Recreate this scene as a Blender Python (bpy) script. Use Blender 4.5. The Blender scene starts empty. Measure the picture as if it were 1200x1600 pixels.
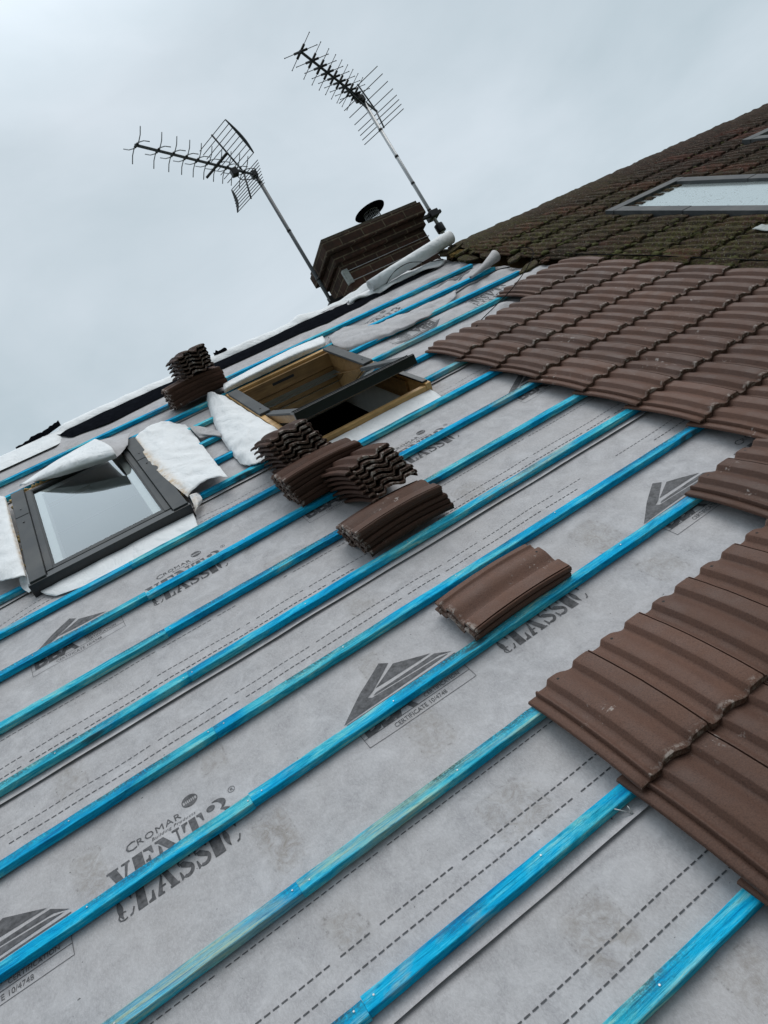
import bpy, bmesh, math, random
from mathutils import Vector, Matrix, noise

random.seed(7)
sc = bpy.context.scene
COL = sc.collection

# ------------------------------------------------------------------ camera, sky, sun, exposure
cam_d = bpy.data.cameras.new("camera")
cam = bpy.data.objects.new("camera", cam_d)
COL.objects.link(cam)
right = Vector((0.822756, -0.252876, -0.509044))
down = Vector((-0.472538, 0.193401, -0.859828))
fwd = Vector((0.31588, 0.947971, 0.039628))
cpos = Vector((-0.00605, -1.26169, 0.96448))
cm = Matrix((right, -down, -fwd)).transposed().to_4x4()
cm.translation = cpos
cam.matrix_world = cm
cam_d.sensor_fit = 'HORIZONTAL'
cam_d.sensor_width = 36.0
cam_d.lens = 36.0 * 1115.66 / 1200.0
cam_d.clip_start = 0.02
cam_d.clip_end = 2000
sc.camera = cam

SUN_ELEV, SUN_AZ = math.radians(66), math.radians(95)       # azimuth from +Y (beyond the ridge) towards +X
world = bpy.data.worlds.new("World")
sc.world = world
world.use_nodes = True
wn, wl = world.node_tree.nodes, world.node_tree.links
wn.clear()
w_out = wn.new('ShaderNodeOutputWorld')
w_bg = wn.new('ShaderNodeBackground')
w_bg.inputs['Strength'].default_value = 0.1
w_sky = wn.new('ShaderNodeTexSky')
w_sky.sky_type = 'NISHITA'
w_sky.sun_disc = False
w_sky.sun_elevation = SUN_ELEV
w_sky.sun_rotation = SUN_AZ
w_sky.air_density = 1.0
w_sky.dust_density = 2.0
w_tc = wn.new('ShaderNodeTexCoord')
w_map = wn.new('ShaderNodeMapping')
w_map.inputs['Scale'].default_value = (1.0, 1.0, 1.7)
w_map.inputs['Location'].default_value = (0.35, 0.2, 0.1)
w_noise = wn.new('ShaderNodeTexNoise')
w_noise.inputs['Scale'].default_value = 2.5
w_noise.inputs['Detail'].default_value = 6.0
w_noise.inputs['Roughness'].default_value = 0.5
w_noise.inputs['Distortion'].default_value = 0.3
w_ramp = wn.new('ShaderNodeValToRGB')
w_ramp.color_ramp.elements[0].position = 0.36
w_ramp.color_ramp.elements[0].color = (4.85, 5.7, 6.15, 1)
w_ramp.color_ramp.elements[1].position = 0.70
w_ramp.color_ramp.elements[1].color = (6.6, 7.3, 7.85, 1)
w_sep = wn.new('ShaderNodeSeparateXYZ')
w_zr = wn.new('ShaderNodeMapRange')                          # overcast sky: brighter towards the zenith
w_zr.inputs['From Min'].default_value = 0.60
w_zr.inputs['From Max'].default_value = 1.0
w_zr.inputs['To Min'].default_value = 1.0
w_zr.inputs['To Max'].default_value = 2.4
w_mul = wn.new('ShaderNodeVectorMath'); w_mul.operation = 'SCALE'
w_mix = wn.new('ShaderNodeMix'); w_mix.data_type = 'RGBA'
w_mix.inputs[0].default_value = 0.9
wl.new(w_tc.outputs['Generated'], w_map.inputs['Vector'])
wl.new(w_map.outputs['Vector'], w_noise.inputs['Vector'])
wl.new(w_noise.outputs['Fac'], w_ramp.inputs['Fac'])
wl.new(w_tc.outputs['Generated'], w_sep.inputs[0])
wl.new(w_sep.outputs['Z'], w_zr.inputs['Value'])
wl.new(w_ramp.outputs['Color'], w_mul.inputs[0])
w_yr = wn.new('ShaderNodeMapRange')                          # and dimmed behind the camera, added to darken faces turned down the slope
w_yr.inputs['From Min'].default_value = -0.7
w_yr.inputs['From Max'].default_value = 0.15
w_yr.inputs['To Min'].default_value = 0.38
w_yr.inputs['To Max'].default_value = 1.0
w_fm = wn.new('ShaderNodeMath'); w_fm.operation = 'MULTIPLY'
wl.new(w_sep.outputs['Y'], w_yr.inputs['Value'])
wl.new(w_zr.outputs['Result'], w_fm.inputs[0]); wl.new(w_yr.outputs['Result'], w_fm.inputs[1])
wl.new(w_fm.outputs[0], w_mul.inputs['Scale'])
wl.new(w_sky.outputs['Color'], w_mix.inputs[6])
wl.new(w_mul.outputs['Vector'], w_mix.inputs[7])
wl.new(w_mix.outputs[2], w_bg.inputs['Color'])
wl.new(w_bg.outputs[0], w_out.inputs['Surface'])

sun_d = bpy.data.lights.new("sun", 'SUN')
sun = bpy.data.objects.new("sun", sun_d)
COL.objects.link(sun)
sun_d.energy = 1.3
sun_d.angle = math.radians(45)
sun_d.color = (1.0, 0.97, 0.93)
sdir = Vector((math.sin(SUN_AZ) * math.cos(SUN_ELEV), math.cos(SUN_AZ) * math.cos(SUN_ELEV), math.sin(SUN_ELEV)))
sun.rotation_euler = sdir.to_track_quat('Z', 'Y').to_euler()
sun.location = (5, 10, 20)

sc.view_settings.view_transform = 'Standard'
sc.view_settings.look = 'None'
sc.view_settings.exposure = 0.14
sc.view_settings.gamma = 1.0
sc.render.engine = 'CYCLES'
sc.cycles.use_denoising = True
sc.cycles.max_bounces = 8
sc.cycles.transparent_max_bounces = 12

# ------------------------------------------------------------------ frame of the roof slope: u along, v up the slope, n off it
PITCH = math.radians(35)
ROOF = Matrix.Rotation(PITCH, 4, 'X')
G = 0.312                                                    # batten gauge
def W(u, v, n=0.0): return ROOF @ Vector((u, v, n))
def sst(a, b, x):
    t = min(1.0, max(0.0, (x - a) / (b - a))); return t * t * (3 - 2 * t)
ORD = ("lowest second third fourth fifth sixth seventh eighth ninth tenth eleventh twelfth thirteenth fourteenth fifteenth "
       "sixteenth seventeenth eighteenth nineteenth twentieth twenty-first twenty-second twenty-third twenty-fourth").split()
def nth(i): return 'first' if i == 0 else ORD[i]

# ------------------------------------------------------------------ mesh helpers
class MB:
    def __init__(s): s.v, s.f, s.m, s.s = [], [], [], []
    def add(s, vs, fs, m=0, sm=False):
        o = len(s.v); s.v += [tuple(p) for p in vs]
        for q in fs: s.f.append(tuple(i + o for i in q)); s.m.append(m); s.s.append(sm)
        return s
    def box(s, a, b, m=0):
        (x0, y0, z0), (x1, y1, z1) = a, b
        return s.add([(x0,y0,z0),(x1,y0,z0),(x1,y1,z0),(x0,y1,z0),(x0,y0,z1),(x1,y0,z1),(x1,y1,z1),(x0,y1,z1)],
                     [(0,3,2,1),(4,5,6,7),(0,1,5,4),(1,2,6,5),(2,3,7,6),(3,0,4,7)], m)
    def tube(s, pts, r, k=8, m=0, cap=True):
        pts = [Vector(p) for p in pts]; n = len(pts); rs = r if isinstance(r, (list, tuple)) else [r] * n
        vs = []; up = None
        for i in range(n):
            t = (pts[min(i + 1, n - 1)] - pts[max(i - 1, 0)]).normalized()
            if up is None: up = t.orthogonal().normalized()
            up = (up - t * up.dot(t)).normalized(); w = t.cross(up)
            for j in range(k):
                a = 2 * math.pi * j / k; vs.append(pts[i] + (up * math.cos(a) + w * math.sin(a)) * rs[i])
        fs = [(i*k+j, i*k+(j+1) % k, (i+1)*k+(j+1) % k, (i+1)*k+j) for i in range(n-1) for j in range(k)]
        if cap: fs += [tuple(range(k-1, -1, -1)), tuple((n-1)*k+j for j in range(k))]
        return s.add(vs, fs, m, True)
    def grid(s, P, m=0, sm=True, flip=False):
        a, b = len(P), len(P[0]); vs = [p for r in P for p in r]
        fs = [(i*b+j, i*b+j+1, (i+1)*b+j+1, (i+1)*b+j) for i in range(a-1) for j in range(b-1)]
        if flip: fs = [q[::-1] for q in fs]
        return s.add(vs, fs, m, sm)
    def sweep(s, sec, stations, m=0, sm=False):              # sec: closed loop (y,z); stations: (x,dy,dz,scale)
        k = len(sec); vs = [(x, y*sc_+dy, z*sc_+dz) for (x, dy, dz, sc_) in stations for (y, z) in sec]; n = len(stations)
        fs = [(i*k+j, (i+1)*k+j, (i+1)*k+(j+1) % k, i*k+(j+1) % k) for i in range(n-1) for j in range(k)]
        fs += [tuple(range(k)), tuple((n-1)*k+j for j in range(k-1, -1, -1))]
        return s.add(vs, fs, m, sm)
    def prism(s, poly, z0, z1, m=0):
        k = len(poly); vs = [(x, y, z0) for x, y in poly] + [(x, y, z1) for x, y in poly]
        return s.add(vs, [tuple(range(k-1, -1, -1)), tuple(range(k, 2*k))] + [(j, (j+1) % k, k+(j+1) % k, k+j) for j in range(k)], m)
    def build(s, name, mats, parent=None, mtx=None, fix=False):
        me = bpy.data.meshes.new(name); me.from_pydata(s.v, [], s.f)
        mats = mats if isinstance(mats, (list, tuple)) else [mats]
        for q in mats: me.materials.append(q)
        me.polygons.foreach_set('material_index', s.m); me.polygons.foreach_set('use_smooth', s.s)
        if fix:
            b = bmesh.new(); b.from_mesh(me); bmesh.ops.recalc_face_normals(b, faces=b.faces); b.to_mesh(me); b.free()
        me.update()
        o = bpy.data.objects.new(name, me); COL.objects.link(o)
        if parent: o.parent = parent
        if mtx is not None: o.matrix_basis = mtx
        return o

def tag(o, label, cat, group=None, kind=None):
    if label: o['label'] = label
    if cat: o['category'] = cat
    if group: o['group'] = group
    o['kind'] = kind or 'thing'
    return o
def thing(name, label, cat, mtx=None, group=None):
    o = bpy.data.objects.new(name, None); COL.objects.link(o); o.empty_display_size = 0.05
    if mtx is not None: o.matrix_basis = mtx
    return tag(o, label, cat, group)
def structure(o): o['kind'] = 'structure'; return o
def bevel(o, w=0.002, seg=2):
    b = o.modifiers.new('bevel', 'BEVEL'); b.width = w; b.segments = seg; b.limit_method = 'ANGLE'; return o

def catmull(P, s):                                           # smooth a control grid of points, s steps a span
    def curve(pts):
        pts = [Vector(p) for p in pts]; out = []
        for i in range(len(pts) - 1):
            p0 = pts[i-1] if i else pts[0] * 2 - pts[1]
            p1, p2 = pts[i], pts[i+1]
            p3 = pts[i+2] if i + 2 < len(pts) else pts[-1] * 2 - pts[-2]
            for j in range(s):
                t = j / s
                out.append(0.5 * ((2*p1) + (p2-p0)*t + (2*p0-5*p1+4*p2-p3)*t*t + (3*p1-p0-3*p2+p3)*t**3))
        out.append(pts[-1]); return out
    rows = [curve(r) for r in P]
    cols = [curve([r[j] for r in rows]) for j in range(len(rows[0]))]
    return [[cols[j][i] for j in range(len(cols))] for i in range(len(cols[0]))]

# ------------------------------------------------------------------ materials
class NT:
    def __init__(s, name):
        s.mat = bpy.data.materials.new(name); s.mat.use_nodes = True
        s.t = s.mat.node_tree; s.n = s.t.nodes; s.l = s.t.links
        s.b = s.n['Principled BSDF']; s.tc = s.n.new('ShaderNodeTexCoord'); s.oi = s.n.new('ShaderNodeObjectInfo')
    def obj(s, scale=(1, 1, 1), rand=0.0):
        m = s.n.new('ShaderNodeMapping'); m.inputs['Scale'].default_value = scale
        s.l.new(s.tc.outputs['Object'], m.inputs['Vector'])
        if rand:
            v = s.n.new('ShaderNodeVectorMath'); v.operation = 'SCALE'; v.inputs[0].default_value = (rand, rand*1.7, rand*.6)
            s.l.new(s.oi.outputs['Random'], v.inputs['Scale']); s.l.new(v.outputs[0], m.inputs['Location'])
        return m.outputs[0]
    def noise(s, vec, scale, detail=4, rough=0.55, dist=0.0):
        n = s.n.new('ShaderNodeTexNoise'); n.inputs['Scale'].default_value = scale; n.inputs['Detail'].default_value = detail
        n.inputs['Roughness'].default_value = rough; n.inputs['Distortion'].default_value = dist
        s.l.new(vec, n.inputs['Vector']); return n.outputs['Fac']
    def ramp(s, fac, stops):
        r = s.n.new('ShaderNodeValToRGB'); e = r.color_ramp.elements
        while len(e) < len(stops): e.new(0.5)
        for i, (p, c) in enumerate(stops):
            e[i].position = p; e[i].color = (c, c, c, 1) if isinstance(c, (int, float)) else (*c, 1)
        s.l.new(fac, r.inputs['Fac']); return r.outputs['Color']
    def mix(s, fac, a, b, mode='MIX'):
        m = s.n.new('ShaderNodeMix'); m.data_type = 'RGBA'; m.blend_type = mode
        for i, x in ((0, fac), (6, a), (7, b)):
            if isinstance(x, (int, float)): m.inputs[i].default_value = x if i == 0 else (x, x, x, 1)
            elif isinstance(x, tuple): m.inputs[i].default_value = (*x, 1)
            else: s.l.new(x, m.inputs[i])
        return m.outputs[2]
    def math(s, op, a, b=0.0):
        m = s.n.new('ShaderNodeMath'); m.operation = op
        for i, x in ((0, a), (1, b)):
            if isinstance(x, (int, float)): m.inputs[i].default_value = x
            else: s.l.new(x, m.inputs[i])
        return m.outputs[0]
    def attr(s, name):
        a = s.n.new('ShaderNodeAttribute'); a.attribute_name = name; return a.outputs['Fac']
    def bump(s, h, strength=0.3, dist=0.002):
        b = s.n.new('ShaderNodeBump'); b.inputs['Strength'].default_value = strength; b.inputs['Distance'].default_value = dist
        s.l.new(h, b.inputs['Height']); s.l.new(b.outputs[0], s.b.inputs['Normal'])
    def out(s, col=None, rough=0.6, spec=0.5, metal=0.0):
        if col is not None:
            if isinstance(col, tuple): s.b.inputs['Base Color'].default_value = (*col, 1)
            else: s.l.new(col, s.b.inputs['Base Color'])
        if isinstance(rough, (int, float)): s.b.inputs['Roughness'].default_value = rough
        else: s.l.new(rough, s.b.inputs['Roughness'])
        s.b.inputs['Specular IOR Level'].default_value = spec; s.b.inputs['Metallic'].default_value = metal
        return s.mat

def m_membrane():
    t = NT('grey_underlay'); o = t.obj()
    big = t.noise(o, 3.0, 3); mid = t.noise(o, 13, 8, 0.72, 0.5); fine = t.noise(t.obj((1, .55, 1)), 210, 5, 0.75, 0.8)
    c = t.ramp(mid, [(0.34, (0.29, 0.282, 0.294)), (0.5, (0.375, 0.366, 0.378)), (0.66, (0.475, 0.466, 0.48))])
    c = t.mix(t.ramp(big, [(0.35, 0.0), (0.7, 0.6)]), c, (0.385, 0.36, 0.355))
    c = t.mix(t.ramp(fine, [(0.40, 0.0), (0.68, 0.5)]), c, (0.56, 0.548, 0.56))
    d = t.attr('dirt')
    streak = t.noise(o, 26, 7, 0.75, 1.5)
    dm = t.math('MULTIPLY', d, t.ramp(streak, [(0.40, 0.05), (0.66, 1.0)]))
    c = t.mix(t.math('MULTIPLY', dm, 0.75), c, (0.205, 0.175, 0.145))
    edge = t.ramp(t.math('ABSOLUTE', t.math('SUBTRACT', d, 0.33)), [(0.0, 1.0), (0.12, 0.0)])
    e2 = t.math('MULTIPLY', edge, t.ramp(t.noise(o, 55, 5, 0.8), [(0.5, 0.0), (0.62, 1.0)]))
    c = t.mix(t.math('MULTIPLY', e2, 0.6), c, (0.12, 0.11, 0.10))
    speck = t.ramp(t.noise(o, 85, 2, 0.5), [(0.76, 0.0), (0.79, 1.0)])
    c = t.mix(speck, c, (0.10, 0.10, 0.10))
    und = t.math('ABSOLUTE', t.math('SUBTRACT', t.noise(t.obj((1.3, .8, 1)), 4.5, 4, 0.55, 0.8), 0.5))
    t.bump(t.math('ADD', t.math('ADD', t.math('MULTIPLY', fine, 0.16), t.math('MULTIPLY', mid, .35)), t.math('MULTIPLY', und, 1.2)), 0.55, 0.009)
    return t.out(c, 0.72, 0.35)
def m_white():
    t = NT('white_underlay'); o = t.obj()
    n = t.noise(o, 9, 5, 0.6)
    c = t.ramp(n, [(0.3, (0.70, 0.715, 0.73)), (0.7, (0.80, 0.81, 0.82))])
    t.bump(t.math('ADD', t.math('ABSOLUTE', t.math('SUBTRACT', t.noise(t.obj((1, .7, 1)), 4.5, 3, 0.5, 0.8), 0.5)), t.math('MULTIPLY', t.math('ABSOLUTE', t.math('SUBTRACT', t.noise(t.obj((1, .7, 1)), 13, 3, 0.5, 0.6), 0.5)), .5)), 0.75, 0.035)
    return t.out(c, 0.6, 0.3)
def m_stained_white():
    t = NT('foam_stained_white_underlay'); o = t.obj()
    n = t.noise(o, 9, 5, 0.6)
    c = t.ramp(n, [(0.3, (0.69, 0.70, 0.71)), (0.7, (0.79, 0.80, 0.81))])
    g = t.n.new('ShaderNodeSeparateXYZ'); t.l.new(t.tc.outputs['Object'], g.inputs[0])
    m = t.math('MULTIPLY', t.attr('dirt'), t.ramp(t.noise(o, 22, 5, 0.7), [(0.35, 0.1), (0.6, 1.0)]))
    c = t.mix(m, c, (0.52, 0.36, 0.20))
    t.bump(t.math('ADD', t.math('ABSOLUTE', t.math('SUBTRACT', t.noise(t.obj((1, .7, 1)), 4.5, 3, 0.5, 0.8), 0.5)), t.math('MULTIPLY', t.math('ABSOLUTE', t.math('SUBTRACT', t.noise(t.obj((1, .7, 1)), 13, 3, 0.5, 0.6), 0.5)), .5)), 0.75, 0.035)
    return t.out(c, 0.6, 0.3)
def m_batten():
    t = NT('blue_treated_timber')
    g = t.noise(t.obj((2.5, 190, 170), 37), 1.0, 6, 0.7, 0.3)
    blot = t.noise(t.obj((5.5, 26, 26), 11), 1.0, 7, 0.72, 0.8)
    p = t.noise(t.obj((1.6, 7, 7), 23), 1.0, 5, 0.65, 0.6)
    fine = t.noise(t.obj((40, 260, 260), 5), 1.0, 4, 0.7)
    f = t.math('ADD', t.math('MULTIPLY', blot, 0.62), t.math('MULTIPLY', g, 0.38))
    blue = t.ramp(f, [(0.36, (0.000, 0.14, 0.36)), (0.47, (0.000, 0.34, 0.64)), (0.56, (0.008, 0.47, 0.76)), (0.64, (0.10, 0.62, 0.82))])
    pale = t.ramp(f, [(0.36, (0.003, 0.22, 0.36)), (0.46, (0.02, 0.42, 0.60)), (0.55, (0.14, 0.60, 0.68)), (0.64, (0.52, 0.72, 0.56))])
    c = t.mix(t.ramp(p, [(0.47, 0.0), (0.57, 1.0)]), blue, pale)
    bare = t.math('MULTIPLY', t.ramp(t.noise(t.obj((1.3, 6, 6), 61), 1.0, 5, 0.65, 0.5), [(0.57, 0.0), (0.66, 1.0)]), t.ramp(g, [(0.38, 0.25), (0.58, 1.0)]))
    c = t.mix(t.math('MULTIPLY', bare, 0.8), c, (0.46, 0.52, 0.34))
    c = t.mix(t.ramp(fine, [(0.30, 0.55), (0.46, 0.0)]), c, (0.004, 0.10, 0.17))
    sp = t.n.new('ShaderNodeSeparateXYZ'); t.l.new(t.tc.outputs['Object'], sp.inputs[0])
    up = t.ramp(sp.outputs[1], [(0.008, 0.12), (0.030, 1.0)])
    patch = t.noise(t.obj((1.9, 2, 2), 41), 1.0, 4, 0.65)
    gr = t.noise(t.obj((150, 150, 150), 3), 1.0, 3, 0.7)
    mo2 = t.math('MULTIPLY', t.math('MULTIPLY', up, t.ramp(patch, [(0.48, 0.0), (0.60, 1.0)])), t.ramp(gr, [(0.38, 0.1), (0.54, 1.0)]))
    c = t.mix(t.math('MULTIPLY', mo2, 0.85), c, (0.050, 0.075, 0.065))
    vor = t.n.new('ShaderNodeTexVoronoi'); vor.inputs['Scale'].default_value = 1.0; vor.inputs['Randomness'].default_value = 1.0
    t.l.new(t.obj((2.6, 14, 3), 19), vor.inputs['Vector'])
    knot = t.ramp(vor.outputs['Distance'], [(0.035, 0.3), (0.06, 1.0), (0.11, 0.8), (0.15, 0.0)])
    c = t.mix(t.math('MULTIPLY', knot, 0.85), c, (0.04, 0.075, 0.08))
    t.bump(t.math('ADD', t.math('MULTIPLY', g, 1.2), t.math('MULTIPLY', fine, 0.8)), 0.9, 0.0022)
    return t.out(c, 0.8, 0.12)
def m_tile(name, c0, c1, scuff, spec=.22):
    t = NT(name); o = t.obj((1, 1, 1), 13)
    n = t.noise(o, 10, 4, 0.6); f = t.noise(o, 260, 3, 0.7); m = t.noise(o, 45, 5, 0.7)
    c = t.mix(t.ramp(n, [(0.3, 0.0), (0.7, 1.0)]), c0, c1)
    c = t.mix(t.ramp(f, [(0.35, 0.0), (0.7, 0.55)]), c, tuple(x * 1.75 for x in c1))
    c = t.mix(t.ramp(f, [(0.2, 0.7), (0.4, 0.0)]), c, tuple(x * .45 for x in c0))
    val = t.n.new('ShaderNodeHueSaturation'); t.l.new(c, val.inputs['Color'])
    mr = t.n.new('ShaderNodeMapRange'); t.l.new(t.oi.outputs['Random'], mr.inputs['Value'])
    mr.inputs['To Min'].default_value = 0.74; mr.inputs['To Max'].default_value = 1.20
    t.l.new(mr.outputs[0], val.inputs['Value']); c = val.outputs[0]
    sep = t.n.new('ShaderNodeSeparateXYZ'); t.l.new(t.tc.outputs['Object'], sep.inputs[0])
    X, Y, Z = sep.outputs
    # chipped, chalky tail arris, chalky scuffs, the peg hole near the head
    tail = t.ramp(Y, [(0.0, 1.0), (0.011, 0.55), (0.018, 0.0)])
    chip = t.math('MULTIPLY', tail, t.ramp(t.noise(o, 48, 4, 0.7), [(0.50, 0.0), (0.60, 1.0)]))
    top = t.ramp(Z, [(0.006, 0.0), (0.012, 1.0)])
    c = t.mix(t.math('MULTIPLY', t.math('MULTIPLY', chip, top), 0.75), c, (0.46, 0.40, 0.36))
    sm = t.math('MULTIPLY', t.ramp(t.noise(o, 7, 2, 0.5), [(0.60, 0.0), (0.70, 1.0)]), t.ramp(m, [(0.60, 0.0), (0.66, 1.0)]))
    c = t.mix(t.math('MULTIPLY', sm, scuff), c, (0.42, 0.37, 0.34))
    ends = t.ramp(t.math('ABSOLUTE', t.math('SUBTRACT', Y, .1935)), [(.1885, 0.0), (.1920, 1.0)])
    rim = t.math('MULTIPLY', ends, t.ramp(t.noise(o, 130, 4, 0.7), [(0.46, 0.0), (0.62, 1.0)]))
    c = t.mix(t.math('MULTIPLY', rim, 0.55), c, (0.22, 0.18, 0.15))
    hx = t.math('POWER', t.math('SUBTRACT', X, 0.093), 2.0); hy = t.math('POWER', t.math('SUBTRACT', Y, 0.362), 2.0)
    hole = t.math('LESS_THAN', t.math('ADD', hx, hy), 0.0042 ** 2)
    c = t.mix(hole, c, (0.008, 0.007, 0.006))
    t.bump(t.math('ADD', f, m), 0.6, 0.0016)
    return t.out(c, t.ramp(n, [(0.35, 0.50), (0.65, 0.72)]), spec)
def m_old_tile():
    t = NT('mossy_old_concrete'); o = t.obj((1, 1, 1), 29)
    geo = t.n.new('ShaderNodeNewGeometry'); pos = geo.outputs['Position']
    n = t.noise(o, 14, 5, 0.7); f = t.noise(o, 120, 4, 0.75); m = t.noise(o, 40, 5, 0.75); st = t.noise(t.obj((60, 9, 9), 17), 1.0, 5, 0.7)
    big = t.noise(pos, 1.3, 3, 0.5)
    base = t.ramp(n, [(0.3, (0.026, 0.018, 0.015)), (0.5, (0.058, 0.034, 0.027)), (0.7, (0.085, 0.058, 0.045))])
    red = t.mix(t.ramp(t.oi.outputs['Random'], [(0.55, 0.0), (1.0, 0.7)]), base, (0.125, 0.047, 0.036))
    c = t.mix(t.ramp(st, [(0.42, 0.0), (0.60, 0.75)]), red, (0.028, 0.025, 0.022))
    moss = t.math('MULTIPLY', t.ramp(m, [(0.42, 0.0), (0.56, 1.0)]), t.ramp(big, [(0.36, 0.25), (0.62, 1.0)]))
    sp = t.n.new('ShaderNodeSeparateXYZ'); t.l.new(pos, sp.inputs[0])
    left = t.ramp(t.math('MULTIPLY', t.math('SUBTRACT', sp.outputs[0], 3.3), 0.25), [(0.0, 1.0), (0.30, 0.55), (0.65, 0.12)])
    moss = t.math('MULTIPLY', moss, left)
    mc = t.ramp(f, [(0.3, (0.022, 0.024, 0.009)), (0.55, (0.082, 0.080, 0.024)), (0.75, (0.19, 0.16, 0.06))])
    c = t.mix(moss, c, mc)
    lich = t.math('MULTIPLY', t.ramp(t.noise(o, 75, 4, 0.6), [(0.60, 0.0), (0.66, 1.0)]), 0.65)
    c = t.mix(lich, c, (0.24, 0.22, 0.18))
    dark = t.ramp(f, [(0.25, 0.8), (0.45, 0.0)])
    c = t.mix(dark, c, (0.014, 0.012, 0.010))
    t.bump(t.math('ADD', t.math('MULTIPLY', f, 1.2), t.math('ADD', m, st)), 0.9, 0.006)
    return t.out(c, 0.95, 0.08)
def m_simple(name, col, rough=0.5, spec=0.5, metal=0.0, var=0.15, scale=25, bump=0.0):
    t = NT(name); o = t.obj((1, 1, 1), 7); n = t.noise(o, scale, 5, 0.65)
    c = t.ramp(n, [(0.3, tuple(x * (1 - var) for x in col)), (0.7, tuple(min(1, x * (1 + var)) for x in col))])
    if bump: t.bump(n, bump, 0.003)
    return t.out(c, rough, spec, metal)
def m_clad():
    t = NT('grey_coated_aluminium'); o = t.obj()
    n = t.noise(o, 18, 6, 0.7); d = t.noise(o, 5, 3)
    c = t.ramp(n, [(0.3, (0.056, 0.060, 0.064)), (0.7, (0.084, 0.088, 0.092))])
    c = t.mix(t.ramp(d, [(0.45, 0.0), (0.75, 0.5)]), c, (0.14, 0.137, 0.13))
    return t.out(c, t.ramp(n, [(0.3, 0.55), (0.7, 0.75)]), 0.2, 0.0)
def m_pine(name, a, b):
    t = NT(name)
    g = t.noise(t.obj((3, 60, 60), 5), 1.0, 5, 0.6, 0.5); d = t.noise(t.obj((4, 4, 4), 3), 1.5, 4)
    c = t.ramp(g, [(0.3, a), (0.7, b)])
    c = t.mix(t.ramp(d, [(0.5, 0.0), (0.75, 0.55)]), c, (0.10, 0.055, 0.02))
    t.bump(g, 0.3, 0.001)
    return t.out(c, 0.5, 0.4)
def m_glass(name, refl, tint):
    t = NT(name); n, l = t.n, t.l
    gl = n.new('ShaderNodeBsdfGlossy'); gl.inputs['Roughness'].default_value = 0.03; gl.inputs['Color'].default_value = (0.9, 0.95, 0.97, 1)
    tr = n.new('ShaderNodeBsdfTransparent'); tr.inputs['Color'].default_value = (*tint, 1)
    mx = n.new('ShaderNodeMixShader')
    fr = n.new('ShaderNodeFresnel'); fr.inputs['IOR'].default_value = 1.5
    m = t.math('MINIMUM', t.math('MULTIPLY', fr.outputs[0], refl), 1.0)
    l.new(m, mx.inputs[0]); l.new(tr.outputs[0], mx.inputs[1]); l.new(gl.outputs[0], mx.inputs[2])
    l.new(mx.outputs[0], n['Material Output'].inputs['Surface'])
    return t.mat
def m_wet_glass():
    t = NT('rain_spotted_glass'); o = t.obj()
    vor = t.n.new('ShaderNodeTexVoronoi'); vor.inputs['Scale'].default_value = 75; t.l.new(t.obj((1, .45, 1)), vor.inputs['Vector'])
    drop = t.ramp(vor.outputs['Distance'], [(0.18, 1.0), (0.34, 0.0)])
    z = t.math('MULTIPLY', t.ramp(t.noise(o, 5, 4, 0.6), [(0.42, 0.0), (0.56, 1.0)]), t.ramp(t.noise(o, 60, 2), [(0.45, 0.0), (0.55, 1.0)]))
    dm = t.math('MULTIPLY', drop, z)
    c = t.mix(dm, (0.56, 0.63, 0.63), (0.12, 0.15, 0.15))
    t.out(c, 0.16, 0.6)
    t.b.inputs['Metallic'].default_value = 0.75
    return t.mat
def m_brick():
    t = NT('sooty_brick')
    sep = t.n.new('ShaderNodeSeparateXYZ'); t.l.new(t.tc.outputs['Object'], sep.inputs[0])
    cmb = t.n.new('ShaderNodeCombineXYZ')
    t.l.new(t.math('ADD', sep.outputs[0], sep.outputs[1]), cmb.inputs[0]); t.l.new(sep.outputs[2], cmb.inputs[1])
    b = t.n.new('ShaderNodeTexBrick'); t.l.new(cmb.outputs[0], b.inputs['Vector'])
    b.inputs['Scale'].default_value = 1.0; b.inputs['Brick Width'].default_value = 0.225; b.inputs['Row Height'].default_value = 0.075
    b.inputs['Mortar Size'].default_value = 0.006; b.inputs['Mortar Smooth'].default_value = 0.2; b.inputs['Bias'].default_value = -0.2
    b.inputs['Color1'].default_value = (0.072, 0.034, 0.023, 1); b.inputs['Color2'].default_value = (0.040, 0.022, 0.016, 1)
    b.inputs['Mortar'].default_value = (0.17, 0.135, 0.09, 1)
    o = t.obj(); n = t.noise(o, 25, 6, 0.75); soot = t.noise(o, 6, 4)
    c = t.mix(t.ramp(n, [(0.35, 0.75), (0.6, 0.0)]), b.outputs['Color'], (0.020, 0.014, 0.012))
    c = t.mix(t.ramp(soot, [(0.45, 0.0), (0.7, 0.5)]), c, (0.030, 0.026, 0.018))
    h = t.math('SUBTRACT', t.math('MULTIPLY', n, 0.5), b.outputs['Fac'])
    t.bump(h, 0.8, 0.008)
    return t.out(c, 0.9, 0.2)

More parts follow.
